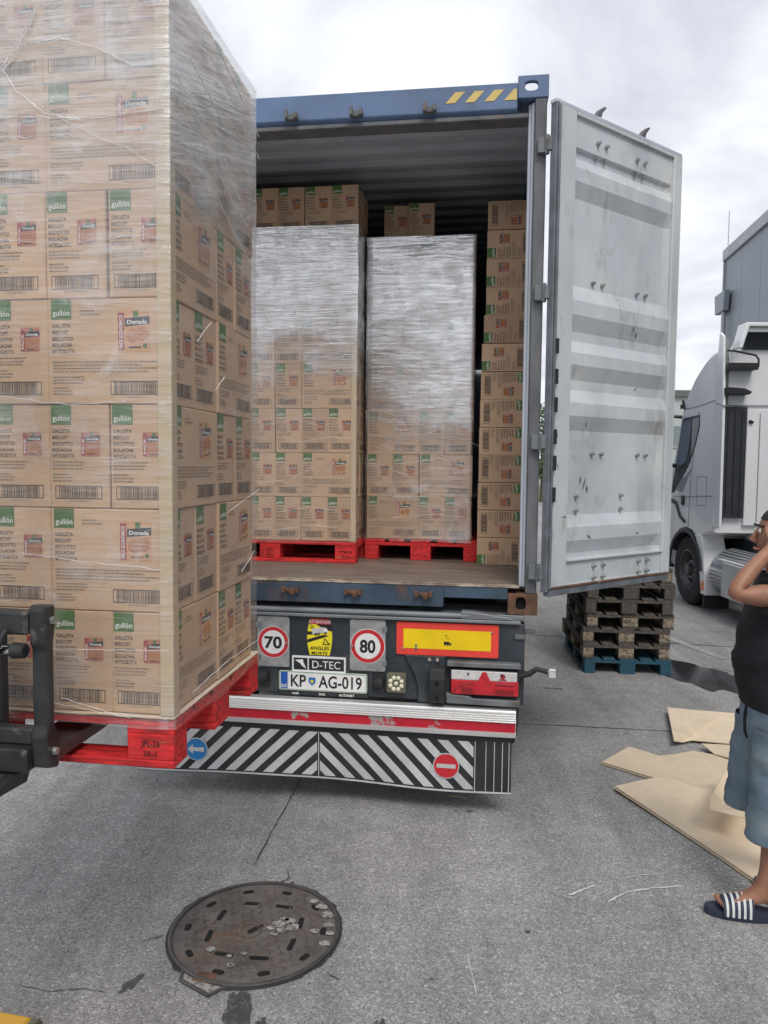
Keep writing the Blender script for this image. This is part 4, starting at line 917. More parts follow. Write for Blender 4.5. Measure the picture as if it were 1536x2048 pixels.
def film_shell(name, path, z0, z1, mname, org, rz, label, seed=0, amp=.006, top=True, nzs=40, flare=.0, side_x=9):
    """stretch film: thin wrinkled skin along path (xy polyline, load-local)"""
    P = []
    for (a, b) in zip(path[:-1], path[1:]):
        n = max(1, int(math.hypot(b[0] - a[0], b[1] - a[1]) / .03))
        P += [(a[0] + (b[0] - a[0]) * i / n, a[1] + (b[1] - a[1]) * i / n) for i in range(n)]
    P.append(path[-1]); rows = []
    cx = sum(p[0] for p in P) / len(P); cy = sum(p[1] for p in P) / len(P)
    for j in range(nzs + 1):
        z = z0 + (z1 - z0) * j / nzs; row = []
        for i, (x, y) in enumerate(P):
            d = Vector((x - cx, y - cy)).normalized(); s = i * .03
            k_ = amp * (mnoise.noise((s * 2.2, z * 9 + seed, seed)) + .5 * mnoise.noise((s * 6, z * 22, seed + 4)))
            if j == 0: k_ += flare; 
            zz = z + (.02 * mnoise.noise((s * 3, seed, 1)) if j == 0 else 0)
            row.append((x + d.x * k_, y + d.y * k_, zz))
        rows.append(row)
    mb = MB(); mb.loft(rows, cap=False, closed=False)
    o = mb.build(name, mname, smooth=True, fix=False); o.location = org
    if isinstance(mname, list):
        for p in o.data.polygons: p.material_index = 1 if p.center.x > side_x else 0
    o.rotation_euler = (0, 0, rz)
    return tag(o, label, 'plastic film')

# --- the load on the forks
PA = 0.1401
PO = Vector((-0.6012, 2.1345, 1.067))          # front right bottom corner of its pallet
# pallet-local: x to the right, y away; origin at front left
PORG = PO + Vector((-math.cos(PA), math.sin(PA), 0)) * 1.2
pal = pallet('red', Matrix.Translation(PORG) @ Matrix.Rotation(-PA, 4, 'Z'), 'red wooden pallet lifted on the forks under the nearest load')
mb = MB(); put_text(mb, 'JPL-26', 1.128, .064, .018, -.0012, 0, width=.058, align='c', bold=.02); put_text(mb, '25-2', 1.128, .036, .014, -.0012, 0, width=.042, align='c', bold=.01); mb.build('stencil_print', 'stencil', pal, fix=False)
# sheet of board between pallet and cartons
mb = MB(); n = 30; rows = []
for j in range(3):
    y = [-.006, .4, .80][j]; rows.append([(0 + 1.203 * i / n, y, .1475 + (.006 * abs(mnoise.noise((i * .35, 2.2, 0))) if j == 0 else 0)) for i in range(n + 1)])
mb.loft(rows, cap=False, closed=False); mb.loft([[(a, b, c + .0025) for a, b, c in r] for r in rows], cap=False, closed=False)
sh = mb.build('cardboard_sheet', 'sheet_board'); sh.location = PORG; sh.rotation_euler = (0, 0, -PA); tag(sh, 'thin cardboard sheet on the raised red pallet under the cartons', 'cardboard')
NX1 = 1.19; NY0 = .014; NZ = .154               # right edge / front / base of the stacked cartons
def layered(org, rz, x1, y0, z0, rows, who, group, first='A', skip_left=0):
    """cartons on a 1.2 x 0.8 pallet; only the faces towards the camera (front) and to the right are stacked up"""
    rnd = random.Random(len(who))
    for r in range(rows):
        z = z0 + r * PH; kind = 'A' if (r % 2 == 0) == (first == 'A') else 'B'; od = ORD[r] if r < rows - 1 else 'top'
        def put(x, y, rot, pos): carton(loc_m(org, rz, x, y, z, rot), f'{od}-row carton of {who}, {pos}', group, rnd=rnd)
        if kind == 'A':
            for i in range(6): put(x1 - PW * (i + .5), y0 + PL / 2, 0, ('at the right front corner' if i == 0 else f'front face, {["", "second", "third", "fourth", "fifth", "sixth"][i]} from the corner'))
            put(x1 - PL / 2, y0 + PL + PW * .5, -H90, 'right side, middle'); put(x1 - PL / 2, y0 + PL + PW * 1.5, -H90, 'right side, rearmost')
        else:
            put(x1 - PL / 2, y0 + PW * .5, -H90, 'wide side at the right front corner'); put(x1 - PL / 2, y0 + PW * 1.5, -H90, 'right side, second from front')
            for i in range(4): put(x1 - PL - PW * (i + .5), y0 + PL / 2, 0, f'front face, {["second", "third", "fourth", "fifth"][i]} from the corner')
            put(x1 - PW / 2, y0 + PL * 1.5, 0, 'right side, rearmost')
layered(PORG, -PA, NX1, NY0, NZ, 7, 'the load on the forks', 'cartons stacked on the fork-held pallet')
# corner protector
def protector(org, rz, x1, y0, z0, z1, w, label):
    mb = MB(); t = .0045; mb.prism([(x1 + t, y0 - t), (x1 + t, y0 + w), (x1 + .0004, y0 + w), (x1 + .0004, y0 - .0004), (x1 - w, y0 - .0004), (x1 - w, y0 - t)], 'z', z0, z1)
    o = mb.build('edge_protector', 'edge_board', bevel=.001); o.location = org; o.rotation_euler = (0, 0, rz); tag(o, label, 'cardboard')
protector(PORG, -PA, NX1 + .003, NY0 - .003, NZ, NZ + 1.98, .036, 'beige cardboard edge strip down the corner of the load on the forks')
e_ = .012
fl1 = film_shell('stretch_film', [(NX1 - 1.13, NY0 - e_ - .004), (NX1 - .01, NY0 - e_ - .004), (NX1 + e_, NY0 - e_), (NX1 + e_ + .003, NY0 + .75), (NX1 - 1.13, NY0 + .76)], .12, NZ + 7 * PH + .012, ['film_near', 'film_near_side'], PORG, -PA, 'clear wrinkled stretch film round the load on the forks', 3, .004, flare=.012, side_x=NX1 + .004)
# rope-like folds in that film
def fold(pts, r, parent, org_off=0, sub=10, seed=0):
    Q = []
    for a, b in zip(pts[:-1], pts[1:]):
        for i in range(sub):
            t = i / sub; p = Vector(a).lerp(Vector(b), t); Q.append(p + Vector((0, 0, .006 * mnoise.noise((len(Q) * .5, seed, 0)))))
    Q.append(Vector(pts[-1])); rs = [r * (.5 + .8 * abs(mnoise.noise((i * .37, seed, 5)))) for i in range(len(Q))]
    MB().tube(Q, rs, 6).build('film_fold', 'film_fold', parent, smooth=60)
FY_, FX_ = NY0 - .022, NX1 + .027
def ff(u, w): return (NX1 - u, FY_, w)
def fs(v, w): return (FX_, v, w)
# front: the twisted tail at the upper left, then long pulled creases
for k_, pts in enumerate([[ff(.37, 2.14), ff(.44, 2.02), ff(.475, 1.985), ff(.44, 1.93), ff(.35, 1.86), ff(.24, 1.835)], [ff(.375, 2.14), ff(.45, 2.03), ff(.48, 1.99)],
                          [ff(.43, 2.05), ff(.3, 2.06), ff(.2, 2.03), ff(.1, 1.98)], [ff(.52, 1.86), ff(.35, 1.85), ff(.2, 1.84), ff(.0, 1.855)], [ff(.46, 1.80), ff(.3, 1.80), ff(.15, 1.775), ff(.0, 1.76)],
                          [ff(.35, 1.87), ff(.22, 1.80), ff(.1, 1.75), ff(.02, 1.70)], [ff(.55, 1.70), ff(.3, 1.67), ff(.1, 1.66)], [ff(.52, 1.52), ff(.3, 1.50), ff(.05, 1.52)], [ff(.54, 1.08), ff(.3, 1.05), ff(.12, 1.06)],
                          [ff(.45, .62), ff(.25, .60), ff(.02, .585)], [ff(.38, .34), ff(.2, .345), ff(.0, .35)], [ff(.4, .185), ff(.25, .165), ff(.12, .148)], [ff(.33, .195), ff(.18, .160), ff(.08, .152)]]):
    fold(pts, .0022 if k_ < 4 else .0013, fl1, seed=k_)
for k_, pts in enumerate([[fs(.01, 1.84), fs(.2, 1.78), fs(.45, 1.68), fs(.7, 1.60), fs(.76, 1.585)], [fs(.01, 1.90), fs(.25, 1.84), fs(.5, 1.76), fs(.62, 1.73)], [fs(.01, 1.93), fs(.3, 1.87), fs(.6, 1.78)],
                          [fs(.02, 1.95), fs(.3, 1.90), fs(.55, 1.83)], [fs(.1, 2.05), fs(.4, 1.98), fs(.72, 1.90)], [fs(.2, 2.15), fs(.5, 2.09), fs(.76, 2.02)], [fs(.3, 2.2), fs(.6, 2.14), fs(.76, 2.10)],
                          [fs(.01, 1.75), fs(.1, 1.70), fs(.2, 1.66)], [fs(.15, 1.25), fs(.22, 1.30), fs(.27, 1.33)], [fs(.3, 1.12), fs(.38, 1.17)], [fs(.4, .72), fs(.6, .76), fs(.76, .79)], [fs(.1, .20), fs(.4, .215), fs(.75, .21)],
                          [fs(.02, .16), fs(.3, .17), fs(.7, .165)], [fs(.55, .50), fs(.70, .56)]]):
    fold(pts, .0024 if k_ < 7 else .0014, fl1, seed=30 + k_)

# --- inside the container (container-local coordinates, floor at .153)
FLZ = .1535
def cin(x, y, z): return cw(x, y, Z0 - Z0 + z)
# left stack: long side of its pallet to the rear, right edge at u=1.16
lx1 = 1.219 - 1.165; ly0 = .80
LORG = cw(lx1 - 1.2, ly0, FLZ)
p2 = pallet('red', Matrix.Translation(LORG) @ Matrix.Rotation(-A, 4, 'Z'), 'red pallet on the container floor, long side out, left of the other')
mb = MB(); put_text(mb, 'OTM-26', 1.128, .068, .018, -.0012, 0, width=.09, align='c', bold=.02); put_text(mb, '25-2', 1.125, .040, .015, -.0012, 0, width=.055, align='c', bold=.01)
for r_ in (rect(.575, .625, .03, .034), rect(.575, .625, .088, .092), rect(.575, .579, .034, .088), rect(.621, .625, .034, .088), rect(.545, .551, .03, .09), rect(.584, .616, .045, .05), rect(.584, .612, .058, .062), rect(.584, .616, .07, .076)): mb.plate(r_, -.0012)
mb.build('stencil_print', 'stencil', p2, fix=False)
layered(LORG, -A, 1.188, .014, .148, 7, 'the left stack in the container', 'cartons in the left container stack')
for i in range(6):
    carton(loc_m(LORG, -A, 1.188 - PW * (i + .5) - .004, .014 + .09 + PL / 2, .148 + 7 * PH, 0), f'unwrapped carton above the left container stack, {["rightmost", "second from right", "third from right", "fourth from right", "fifth from right", "sixth from right"][i]}', 'loose cartons on the left container stack')
protector(LORG, -A, 1.191, .011, .148, .148 + 7 * PH - .02, .03, 'beige edge strip on the right corner of the left container stack')
fl2 = film_shell('stretch_film', [(.02, -.004), (1.18, -.004), (1.203, 0), (1.206, .77)], .135, .148 + 7 * PH + .004, 'film_inner_left', LORG, -A, 'shiny stretch film round the left stack in the container', 8, .005)
for k_ in range(8):
    z = [.55, .83, 1.12, 1.38, .36, .95, .24, 1.30][k_]; x = [.75, 1.0, .95, 1.05, .9, .8, .9, 1.0][k_]
    fold([(x - .25, -.014, z - .02), (x, -.016, z + .02), (x + .17, -.014, z + [.10, .02, .10, .12, 0, -.03, .0, .06][k_])], .0016, fl2, seed=60 + k_)
# right stack: short side of its pallet to the rear
rx0 = 1.219 - 1.150; ry0 = 1.07
RORG = cw(rx0 + .8, ry0, FLZ)                      # pallet turned: its x runs into the container
p3 = pallet('red', Matrix.Translation(RORG) @ Matrix.Rotation(-A + H90, 4, 'Z'), 'red pallet on the container floor, short side out, right of the other')
RF = cw(rx0, ry0, FLZ)
rnd = random.Random(11)
for r in range(7):
    z = .148 + r * .2985 + (.0 if r else 0); od = ORD[r] if r < 6 else 'top'; x = .010
    seq = 'wnn' if r % 2 == 0 else 'nnw'
    for i, ch in enumerate(seq):
        w = PL if ch == 'w' else PW
        carton(loc_m(RF, -A, x + w / 2, .014 + (PW if ch == 'w' else PL) / 2, z, -H90 if ch == 'w' else 0), f'carton in the {od} row of the right wrapped container stack, {["left", "middle", "right"][i]}', 'cartons in the right container stack', rnd=rnd); x += w
fl3 = film_shell('stretch_film', [(.0, .75), (.0, .0), (.018, -.006), (.740, -.006), (.756, .0), (.756, .75)], .135, .148 + 7 * .2985 + .004, 'film_inner_right', RF, -A, 'milky stretch film round the right stack in the container', 15, .006, flare=.008)
for k_ in range(9):
    z = [.45, .72, .95, 1.1, 1.25, .6, .33, .86, .78][k_]; x = [.5, .55, .4, .45, .5, .3, .5, .65, .2][k_]
    fold([(x - .3 if x > .35 else x - .1, -.018, z + [0, -.04, .10, .14, .12, .03, -.03, 0, .04][k_]), (x, -.02, z), (x + .2, -.018, z - [.06, 0, .10, .10, .08, -.05, .02, .07, 0][k_])], .0017, fl3, seed=80 + k_)
# loose column of cartons laid on their sides against the right wall
cxm = 1.219 - .042 - .15
for k_ in range(13):
    zc = FLZ + .0925 + k_ * .1855; tophead = -1 if k_ in (0, 8, 9, 10, 11) or k_ == 7 else 1      # which way the carton's top points
    dx = [.0, .0, .0, .003, .003, .006, .009, .012, .024, .036, .036, .038, .040][k_] * .9
    M = Matrix.Translation(cw(cxm - .012 + dx * 0 + (dx if k_ > 6 else dx), .93, zc)) @ Matrix.Rotation(-A, 4, 'Z') @ Matrix.Translation((0, BL / 2, 0)) @ Matrix.Rotation(tophead * H90, 4, 'Y') @ Matrix.Translation((0, 0, -BH / 2))
    pos = 'lowest' if k_ == 0 else ('topmost' if k_ == 12 else f'{ORD[k_]} from the floor')
    carton(M, f'carton on its side, column by right container wall, {pos}', 'cartons laid sideways in a column', jit=.002, rj=.008, rnd=rnd)
# two loose cartons lying on top of the right stack, set back in the shade
for i in range(2): carton(loc_m(RF, -A, .055 + PW * (i + .5), .26 + PL / 2 - .03 * i, .148 + 7 * .2985 + .006, .14), f'loose shadowed carton on top of the right container stack, {["left", "right"][i]} of the pair', 'loose cartons on the right container stack', rnd=rnd)

# ================================================================== FORKLIFT
fk = thing('forklift', 'dark grey forklift carriage and forks lifting the nearest pallet', 'forklift', PORG, -PA)
CX = 1.2 - .275                                   # right end of the carriage in pallet-local x
def fpart(name, mb, mats, **kw): return mb.build(name, mats, fk, **kw)
xl = CX - 1.0
mb = MB(); mb.prism([(-.185, .06), (-.135, .045), (-.125, .08), (-.125, .13), (-.150, .17), (-.150, .40), (-.140, .44), (-.140, .50), (-.190, .505), (-.195, .49), (-.190, .40), (-.182, .38), (-.182, .17), (-.195, .15)], 'x', CX - .046, CX); fpart('carriage_side_plate', mb, 'fork_steel', bevel=.005)
mb = MB(); mb.box(xl, CX - .0465, -.20, -.15, .425, .487); fpart('carriage_bar', mb, 'fork_steel', bevel=.006)
mb = MB(); mb.box(xl, CX - .0465, -.215, -.13, .052, .118); mb.box(xl, CX - .0465, -.185, -.145, .1185, .165); fpart('carriage_bar', mb, 'fork_steel', bevel=.006)
mb = MB(); mb.cyl((xl, -.205, .385), (CX - .075, -.205, .385), .0155, n=18); fpart('hydraulic_rod', mb, 'chrome', smooth=40)
mb = MB(); mb.cyl((CX - .085, -.205, .385), (CX - .0465, -.205, .385), .022, .020, n=18); fpart('rod_end', mb, 'fork_steel', smooth=40, bevel=.003)
for x in (CX - .23, xl + .1):
    mb = MB(); mb.box(x - .055, x + .055, -.13, -.09, .048, .47); fpart('fork_shank', mb, 'fork_steel', bevel=.006)
    mb = MB(); mb.prism([(-.09, .040), (-.09, .085), (.75, .072), (.80, .062), (.80, .055), (.72, .045)], 'x', x - .055 + .13 * (x > .5), x + .065 + .13 * (x > .5)); fpart('fork_blade', mb, 'fork_blade', bevel=.004)
mb = MB(); mb.prism([(-.30, .012), (-.15, .002), (-.13, .0395), (-.185, .0515), (-.28, .035)], 'x', CX - .19, CX - .085); fpart('fork_heel', mb, 'fork_steel', bevel=.005)
for z in (.10, .46):
    mb = MB(); mb.cyl((CX + .0005, -.16, z), (CX + .012, -.16, z), .011, n=6); fpart('bolt', mb, 'zinc')
mb = MB(); mb.tube([(CX - .10, -.21, .44), (CX - .11, -.235, .40), (CX - .16, -.24, .30), (CX - .26, -.24, .26)], .010, 8); fpart('hydraulic_hose', mb, 'rubber', smooth=50)
for s in (0, 1):                                   # mast rails, off to the left of the picture
    x = (CX - .30) - s * .5
    mb = MB(); mb.box(x - .04, x + .04, -.36, -.24, -.95, 1.3); fpart('mast_rail', mb, 'fork_steel', bevel=.006)
mb = MB(); mb.box(CX - .80, CX - .30, -.34, -.27, 1.18, 1.28); mb.box(CX - .80, CX - .30, -.34, -.27, -.75, -.65); fpart('mast_crossbar', mb, 'fork_steel', bevel=.006)

# ================================================================== MANHOLE
MC = Vector((-.522, 3.045, 0)); MR = .354
mh = thing('manhole_cover', 'round cast iron manhole cover with slots set in the asphalt', 'manhole', MC, R(-14))
def mpart(name, mb, mats, **kw): return mb.build(name, mats, mh, **kw)
mb = MB(); mb.lathe([(MR - .016, .001), (MR - .016, .012), (MR - .011, .014), (MR - .004, .014), (MR, .011), (MR, .001)], (0, 0, 0), 'z', 96); mpart('frame_ring', mb, 'iron_rim', smooth=40)
mb = MB(); mb.lathe([(MR - .0165, .001), (MR - .0165, .0045), (.001, .0045)], (0, 0, 0), 'z', 96); mpart('lid', mb, 'cast_iron')
def oval(cx, cy, l, w, ang, z, n=8):
    pts = []
    for s, a0 in ((1, -90), (-1, 90)):
        for i in range(n + 1):
            t = R(a0 + 180 * i / n); x, y = s * (l / 2 - w / 2) + w / 2 * math.cos(t), w / 2 * math.sin(t); pts.append((cx + x * math.cos(ang) - y * math.sin(ang), cy + x * math.sin(ang) + y * math.cos(ang), z))
    return pts
slots = []
for i in range(10):
    t = R(36 * i + 12); slots.append((.285 * math.cos(t),   .285 * math.sin(t), .050, .026, t + H90))
for i in range(8):
    t = R(45 * i + 28); slots.append((.19 * math.cos(t), .19 * math.sin(t), .080, .023, t + H90 + (.35 if i % 2 else -.3)))
for s in slots:
    o_ = oval(*s, .0056); i_ = oval(s[0], s[1], s[2] + .006, s[3] + .006, s[4], .0050); n = len(o_)
    mb = MB(); mb.add(o_, [tuple(range(n))]); mpart('slot', mb, 'hole_black', fix=False)
cr = MB(); rnd = random.Random(2)
for i in range(-9, 10):
    for j in range(-9, 10):
        x, y = i * .046 + (j % 2) * .023, j * .040
        if math.hypot(x, y) > MR - .04 or math.hypot(x, y) < .05: continue
        if any(math.hypot(x - s[0], y - s[1]) < .042 for s in slots): continue
        a_ = rnd.uniform(-.15, .15) + (.4 if (i + j) % 2 else 0)
        for q_ in range(3):
            t = a_ + q_ * R(120); dx, dy = math.cos(t), math.sin(t); px, py = -dy * .0045, dx * .0045; l = .0195; z0, z1 = .0046, .0098
            cr.add([(x + px, y + py, z0), (x - px, y - py, z0), (x + dx * l - px * .8, y + dy * l - py * .8, z0), (x + dx * l + px * .8, y + dy * l + py * .8, z0),
                    (x + px * .7, y + py * .7, z1), (x - px * .7, y - py * .7, z1), (x + dx * l * .93 - px * .5, y + dy * l * .93 - py * .5, z1), (x + dx * l * .93 + px * .5, y + dy * l * .93 + py * .5, z1)],
                   [(4, 5, 6, 7), (0, 1, 5, 4), (1, 2, 6, 5), (2, 3, 7, 6), (3, 0, 4, 7)])
tp = mpart('tread_pattern', cr, 'cast_iron'); tp['kind'] = 'stuff'
mb = MB(); mb.lathe([(.05, .0046), (.05, .0085), (.042, .009), (.042, .0046)], (-.018, -.012, 0), 'z', 24); mb.lathe([(.03, .0046), (.03, .0085), (.024, .009), (.024, .0046)], (.026, .022, 0), 'z', 20); mpart('key_boss', mb, 'cast_iron')
mb = MB(); mb.add(oval(0, 0, .075, .022, R(55), .0088), [tuple(range(18))]); mpart('key_hole', mb, 'hole_black', fix=False)
for k_, (x, y, r) in enumerate(((.085, .055, .03), (.12, .085, .026), (.145, .05, .03), (.11, .02, .022), (.095, .09, .02), (.06, .02, .016), (.09, -.01, .018), (.26, .17, .03), (.22, .22, .025), (.29, .10, .022), (.31, .05, .018), (.245, .05, .02), (.31, -.02, .022), (.17, .25, .02), (.02, -.16, .012), (-.12, -.17, .02), (.0, -.24, .016), (-.03, -.19, .012))):
    bb = blob(x, y, r, r * .8, .0092, k_ * 1.7, 18, .35); bb.build('cement_splash', 'cement', mh, fix=False)
# hinge box at the near side, key notch at the far side
mb = MB(); a0 = R(-105)
def mq(r, t): return (r * math.cos(t), r * math.sin(t))
p0, p1 = mq(MR - .004, R(-118)), mq(MR - .004, R(-84)); d_ = Vector(mq(1, R(-101)))
q0, q1 = (p0[0] + d_.x * .055 + .0, p0[1] + d_.y * .055), (p1[0] + d_.x * .065, p1[1] + d_.y * .065)
q0 = (q0[0] + .03, q0[1]); q1 = (q1[0] - .03, q1[1])
for a_, b_ in ((p0, q0), (q0, q1), (q1, p1)): mb.tube([(a_[0], a_[1], .006), (b_[0], b_[1], .006)], .0075, 6)
mpart('hinge_box', mb, 'iron_rim'); mb = MB(); mb.add([(*p0, .004), (*q0, .004), (*q1, .004), (*p1, .004)], [(0, 1, 2, 3)]); mpart('hinge_fill', mb, 'cement', fix=False)
mb = MB(); mb.box((q0[0] + q1[0]) / 2 - .03, (q0[0] + q1[0]) / 2 + .05, q0[1] + .01, p0[1] + .012, .0045, .009); mpart('hinge_lug', mb, 'rust', bevel=.002)
t = R(90); mb = MB(); x, y = mq(MR + .008, t); mb.box(x - .028, x + .028, y - .022, y + .012, .001, .010); mpart('notch_frame', mb, 'iron_rim'); mb = MB(); mb.box(x - .02, x + .02, y - .016, y + .006, .0102, .011); mpart('notch_fill', mb, 'cement')
# crumbled dark asphalt edge round the frame
mb = MB(); vs_ = []; n = 120
for i in range(n):
    t = 2 * math.pi * i / n; ro = MR + .010 + .016 * max(0, mnoise.noise((math.cos(t) * 9, math.sin(t) * 9, 3.3))); vs_ += [(MR * math.cos(t), MR * math.sin(t), .0035), (ro * math.cos(t), ro * math.sin(t), .0035)]
mb.add(vs_, [(2 * i, 2 * i + 1, (2 * i + 3) % (2 * n), (2 * i + 2) % (2 * n)) for i in range(n)]); mpart('joint_gap', mb, 'crack', fix=False)

# ================================================================== PALLET STACK ON THE GROUND
SA = 0.0856; SO = Vector((1.9136, 7.0415, 0))
rnd = random.Random(5)
kinds = ['blue', 'old', 'old', 'old', 'dark', 'dark', 'old']
names = ['blue pallet at the bottom of the pallet stack on the ground', 'worn wooden pallet lying directly on the blue pallet', 'worn wooden pallet third from the ground in the stack', 'worn wooden pallet fourth from the ground in the stack',
         'dark weathered pallet fifth from the ground in the stack', 'dark weathered pallet sixth from the ground in the stack', 'topmost wooden pallet of the ground stack, partly behind the door']
for i, (kd, lb_) in enumerate(zip(kinds, names)):
    M = Matrix.Translation(SO + Vector((.8 * math.cos(SA), -.8 * math.sin(SA), .1445 * i))) @ Matrix.Rotation(-SA + H90 + rnd.uniform(-.02, .02) * (i > 0), 4, 'Z') @ Matrix.Translation((rnd.uniform(-.015, .015) * (i > 0), rnd.uniform(-.02, .02) * (i > 0), 0))
    p = pallet(kd, M, lb_, 'empty pallets stacked on the ground')
    if i == 3:
        mb = MB(); 
        for (a, b, c) in ((.33, .058, .08), (.345, .074, .05), (.36, .042, .02), (.39, .042, .05)): mb.add([(-.0005, .8 - a - c, b), (-.0005, .8 - a, b), (-.0005, .8 - a, b + .006), (-.0005, .8 - a - c, b + .006)], [(0, 1, 2, 3)])
        mb.build('block_mark', 'ink', p, fix=False)

# ================================================================== CARDBOARD ON THE GROUND
def sheet(name, pts, thick, label, curl=None, z0=.004, mats='sheet_board', plies=1):
    """flat board: outline pts (x, y, z lift), given thickness; plies add a second sheet just below"""
    root = None
    mb = MB(); n = len(pts)
    for p_ in range(plies):
        dz = z0 + p_ * (thick + .006); ins = .0 if p_ == plies - 1 else -.014
        cx, cy = sum(p[0] for p in pts) / n, sum(p[1] for p in pts) / n
        low = [(p[0] + (cx - p[0]) * ins, p[1] + (cy - p[1]) * ins, p[2] + dz) for p in pts]; hi = [(a, b, c + thick) for a, b, c in low]
        mb.add(low + hi, [tuple(range(n - 1, -1, -1)), tuple(range(n, 2 * n))] + [(i, (i + 1) % n, (i + 1) % n + n, i + n) for i in range(n)])
    o = mb.build(name, mats, fix=True); return tag(o, label, 'cardboard')
sheet('cardboard_sheet', [(2.262, 5.874, .03), (2.03, 5.13, .035), (2.12, 5.20, .0), (2.20, 5.24, .0), (2.62, 5.10, .01), (3.1, 5.0, .01), (3.3, 5.7, .01), (2.707, 5.80, .01)], .005, 'flat cardboard sheet farthest back behind the person', z0=.02)
sheet('cardboard_sheet', [(2.215, 5.117, .03), (2.24, 4.97, .015), (2.32, 4.87, .02), (2.9, 4.75, .01), (2.9, 5.06, .02)], .005, 'small cardboard flap between the two larger flat sheets', z0=.012)
sheet('cardboard_sheet', [(1.447, 4.837, .0), (1.690, 5.055, .02), (1.716, 5.06, .015), (1.86, 4.95, .0), (1.98, 4.98, .0), (2.13, 5.05, .0), (2.60, 4.75, .0), (2.10, 4.25, .0), (1.90, 4.40, .0)], .005, 'long creased cardboard sheet with a dented far edge, left of the folded carton', z0=.006, plies=2)
sheet('cardboard_sheet', [(1.407, 4.434, .012), (1.700, 4.575, .008), (1.768, 4.575, .006), (2.25, 4.15, .0), (2.30, 3.7, .0), (2.05, 3.42, .0), (1.765, 3.435, .0), (1.69, 3.68, .0)], .005, 'large double cardboard sheet nearest the manhole, at the feet of the person', z0=.006, plies=2)
# opened carton standing on its edge
t = thing('folded_carton', 'opened brown carton standing folded on the cardboard sheets beside the person', 'cardboard', (1.93, 4.12, .03), 0)
def quad(p, name):
    n_ = (Vector(p[1]) - Vector(p[0])).cross(Vector(p[3]) - Vector(p[0])).normalized() * .004
    mb = MB(); mb.add([tuple(Vector(q_)) for q_ in p] + [tuple(Vector(q_) + n_) for q_ in p], [(3, 2, 1, 0), (4, 5, 6, 7), (0, 1, 5, 4), (1, 2, 6, 5), (2, 3, 7, 6), (3, 0, 4, 7)]); return mb.build(name, 'sheet_board', t)
O_ = Vector((1.93, 4.12, .03))
def fp(x, y, z): return tuple(Vector((x, y, z)) - O_)
FA, FB_, FC, FD, FE, FF, FG, FH = fp(1.725, 3.85, 0.168), fp(1.836, 3.95, 0.153), fp(1.759, 3.92, 0.204), fp(1.873, 4.1, 0.207), fp(2.072, 4.4, 0.181), fp(1.884, 3.8, 0.191), fp(1.866, 3.75, 0.167), fp(2.158, 4.25, 0.157)
quad([FA, FC, FE, FB_], 'side_panel'); quad([FA, FB_, FF, FG], 'flap_panel'); quad([FB_, FE, FH, FF], 'back_panel')

# ================================================================== SMALL LITTER AND KERB
tag(MB().add([(-.06, -.012, .006), (.0, -.004, .012), (.06, -.008, .006), (.058, .0, .009), (.0, .008, .014), (-.06, -.004, .009)], [(0, 1, 4, 5), (1, 2, 3, 4)]).build('wood_splinter', 'splinter', None, (.45, 4.32, 0), -.35), 'pale wood splinter on the asphalt below the striped mudflap', 'splinter')
tag(MB().add([(-.025, -.004, .005), (.0, -.006, .014), (.028, .0, .005), (.0, .008, .01)], [(0, 1, 2, 3)]).build('plastic_scrap', 'red_scrap', None, (-.16, 4.49, 0), -.5), 'tiny red plastic scrap on the asphalt under the mudflap', 'litter')
gr = MB(); rnd = random.Random(21)
for _ in range(420):
    y = 2.3 + 5.5 * rnd.random() ** 1.3; x = rnd.uniform(-.62, .62) * y + rnd.uniform(-.2, .2); r_ = rnd.uniform(.0015, .0042) * (1 if rnd.random() < .93 else 1.8); h_ = r_ * rnd.uniform(.5, .9); a0 = rnd.random() * 6
    if math.hypot(x + .522, y - 3.045) < .38: continue
    ring = [(x + r_ * rnd.uniform(.7, 1.2) * math.cos(a0 + k_ * 1.2566), y + r_ * rnd.uniform(.7, 1.2) * math.sin(a0 + k_ * 1.2566), .0005) for k_ in range(5)]
    gr.add(ring + [(x, y, h_ + .001)], [(k_, (k_ + 1) % 5, 5) for k_ in range(5)], 0 if rnd.random() < .55 else 1)
tag(gr.build('grit', ['cement', 'crack'], fix=False), 'loose grit and small stones scattered over the asphalt', 'grit', kind='stuff')
kb = thing('kerb_block', 'low yellow painted kerb block at the near left edge', 'kerb', (-1.20, 2.515, 0), R(-12))
mb = MB(); mb.prism([(.0, 0), (-.02, .035), (-.22, .04), (-.24, 0)], 'x', -.9, .0); mb.build('kerb_body', 'yellow_paint', kb, bevel=.008)
mb = MB(); mb.prism([(.002, 0), (-.018, .034), (-.10, .036), (-.12, 0)], 'x', .001, .035); mb.build('kerb_end', 'lamp_body', kb, bevel=.006)

# ================================================================== WHITE LORRY TRACTOR
TRX = 4.33
tk = thing('lorry_tractor', 'white lorry tractor unit parked facing away behind the container door', 'lorry', (TRX, 10.75, 0), 0)
def kpart(name, mb, mats, parent=None, **kw): return mb.build(name, mats, parent or tk, **kw)
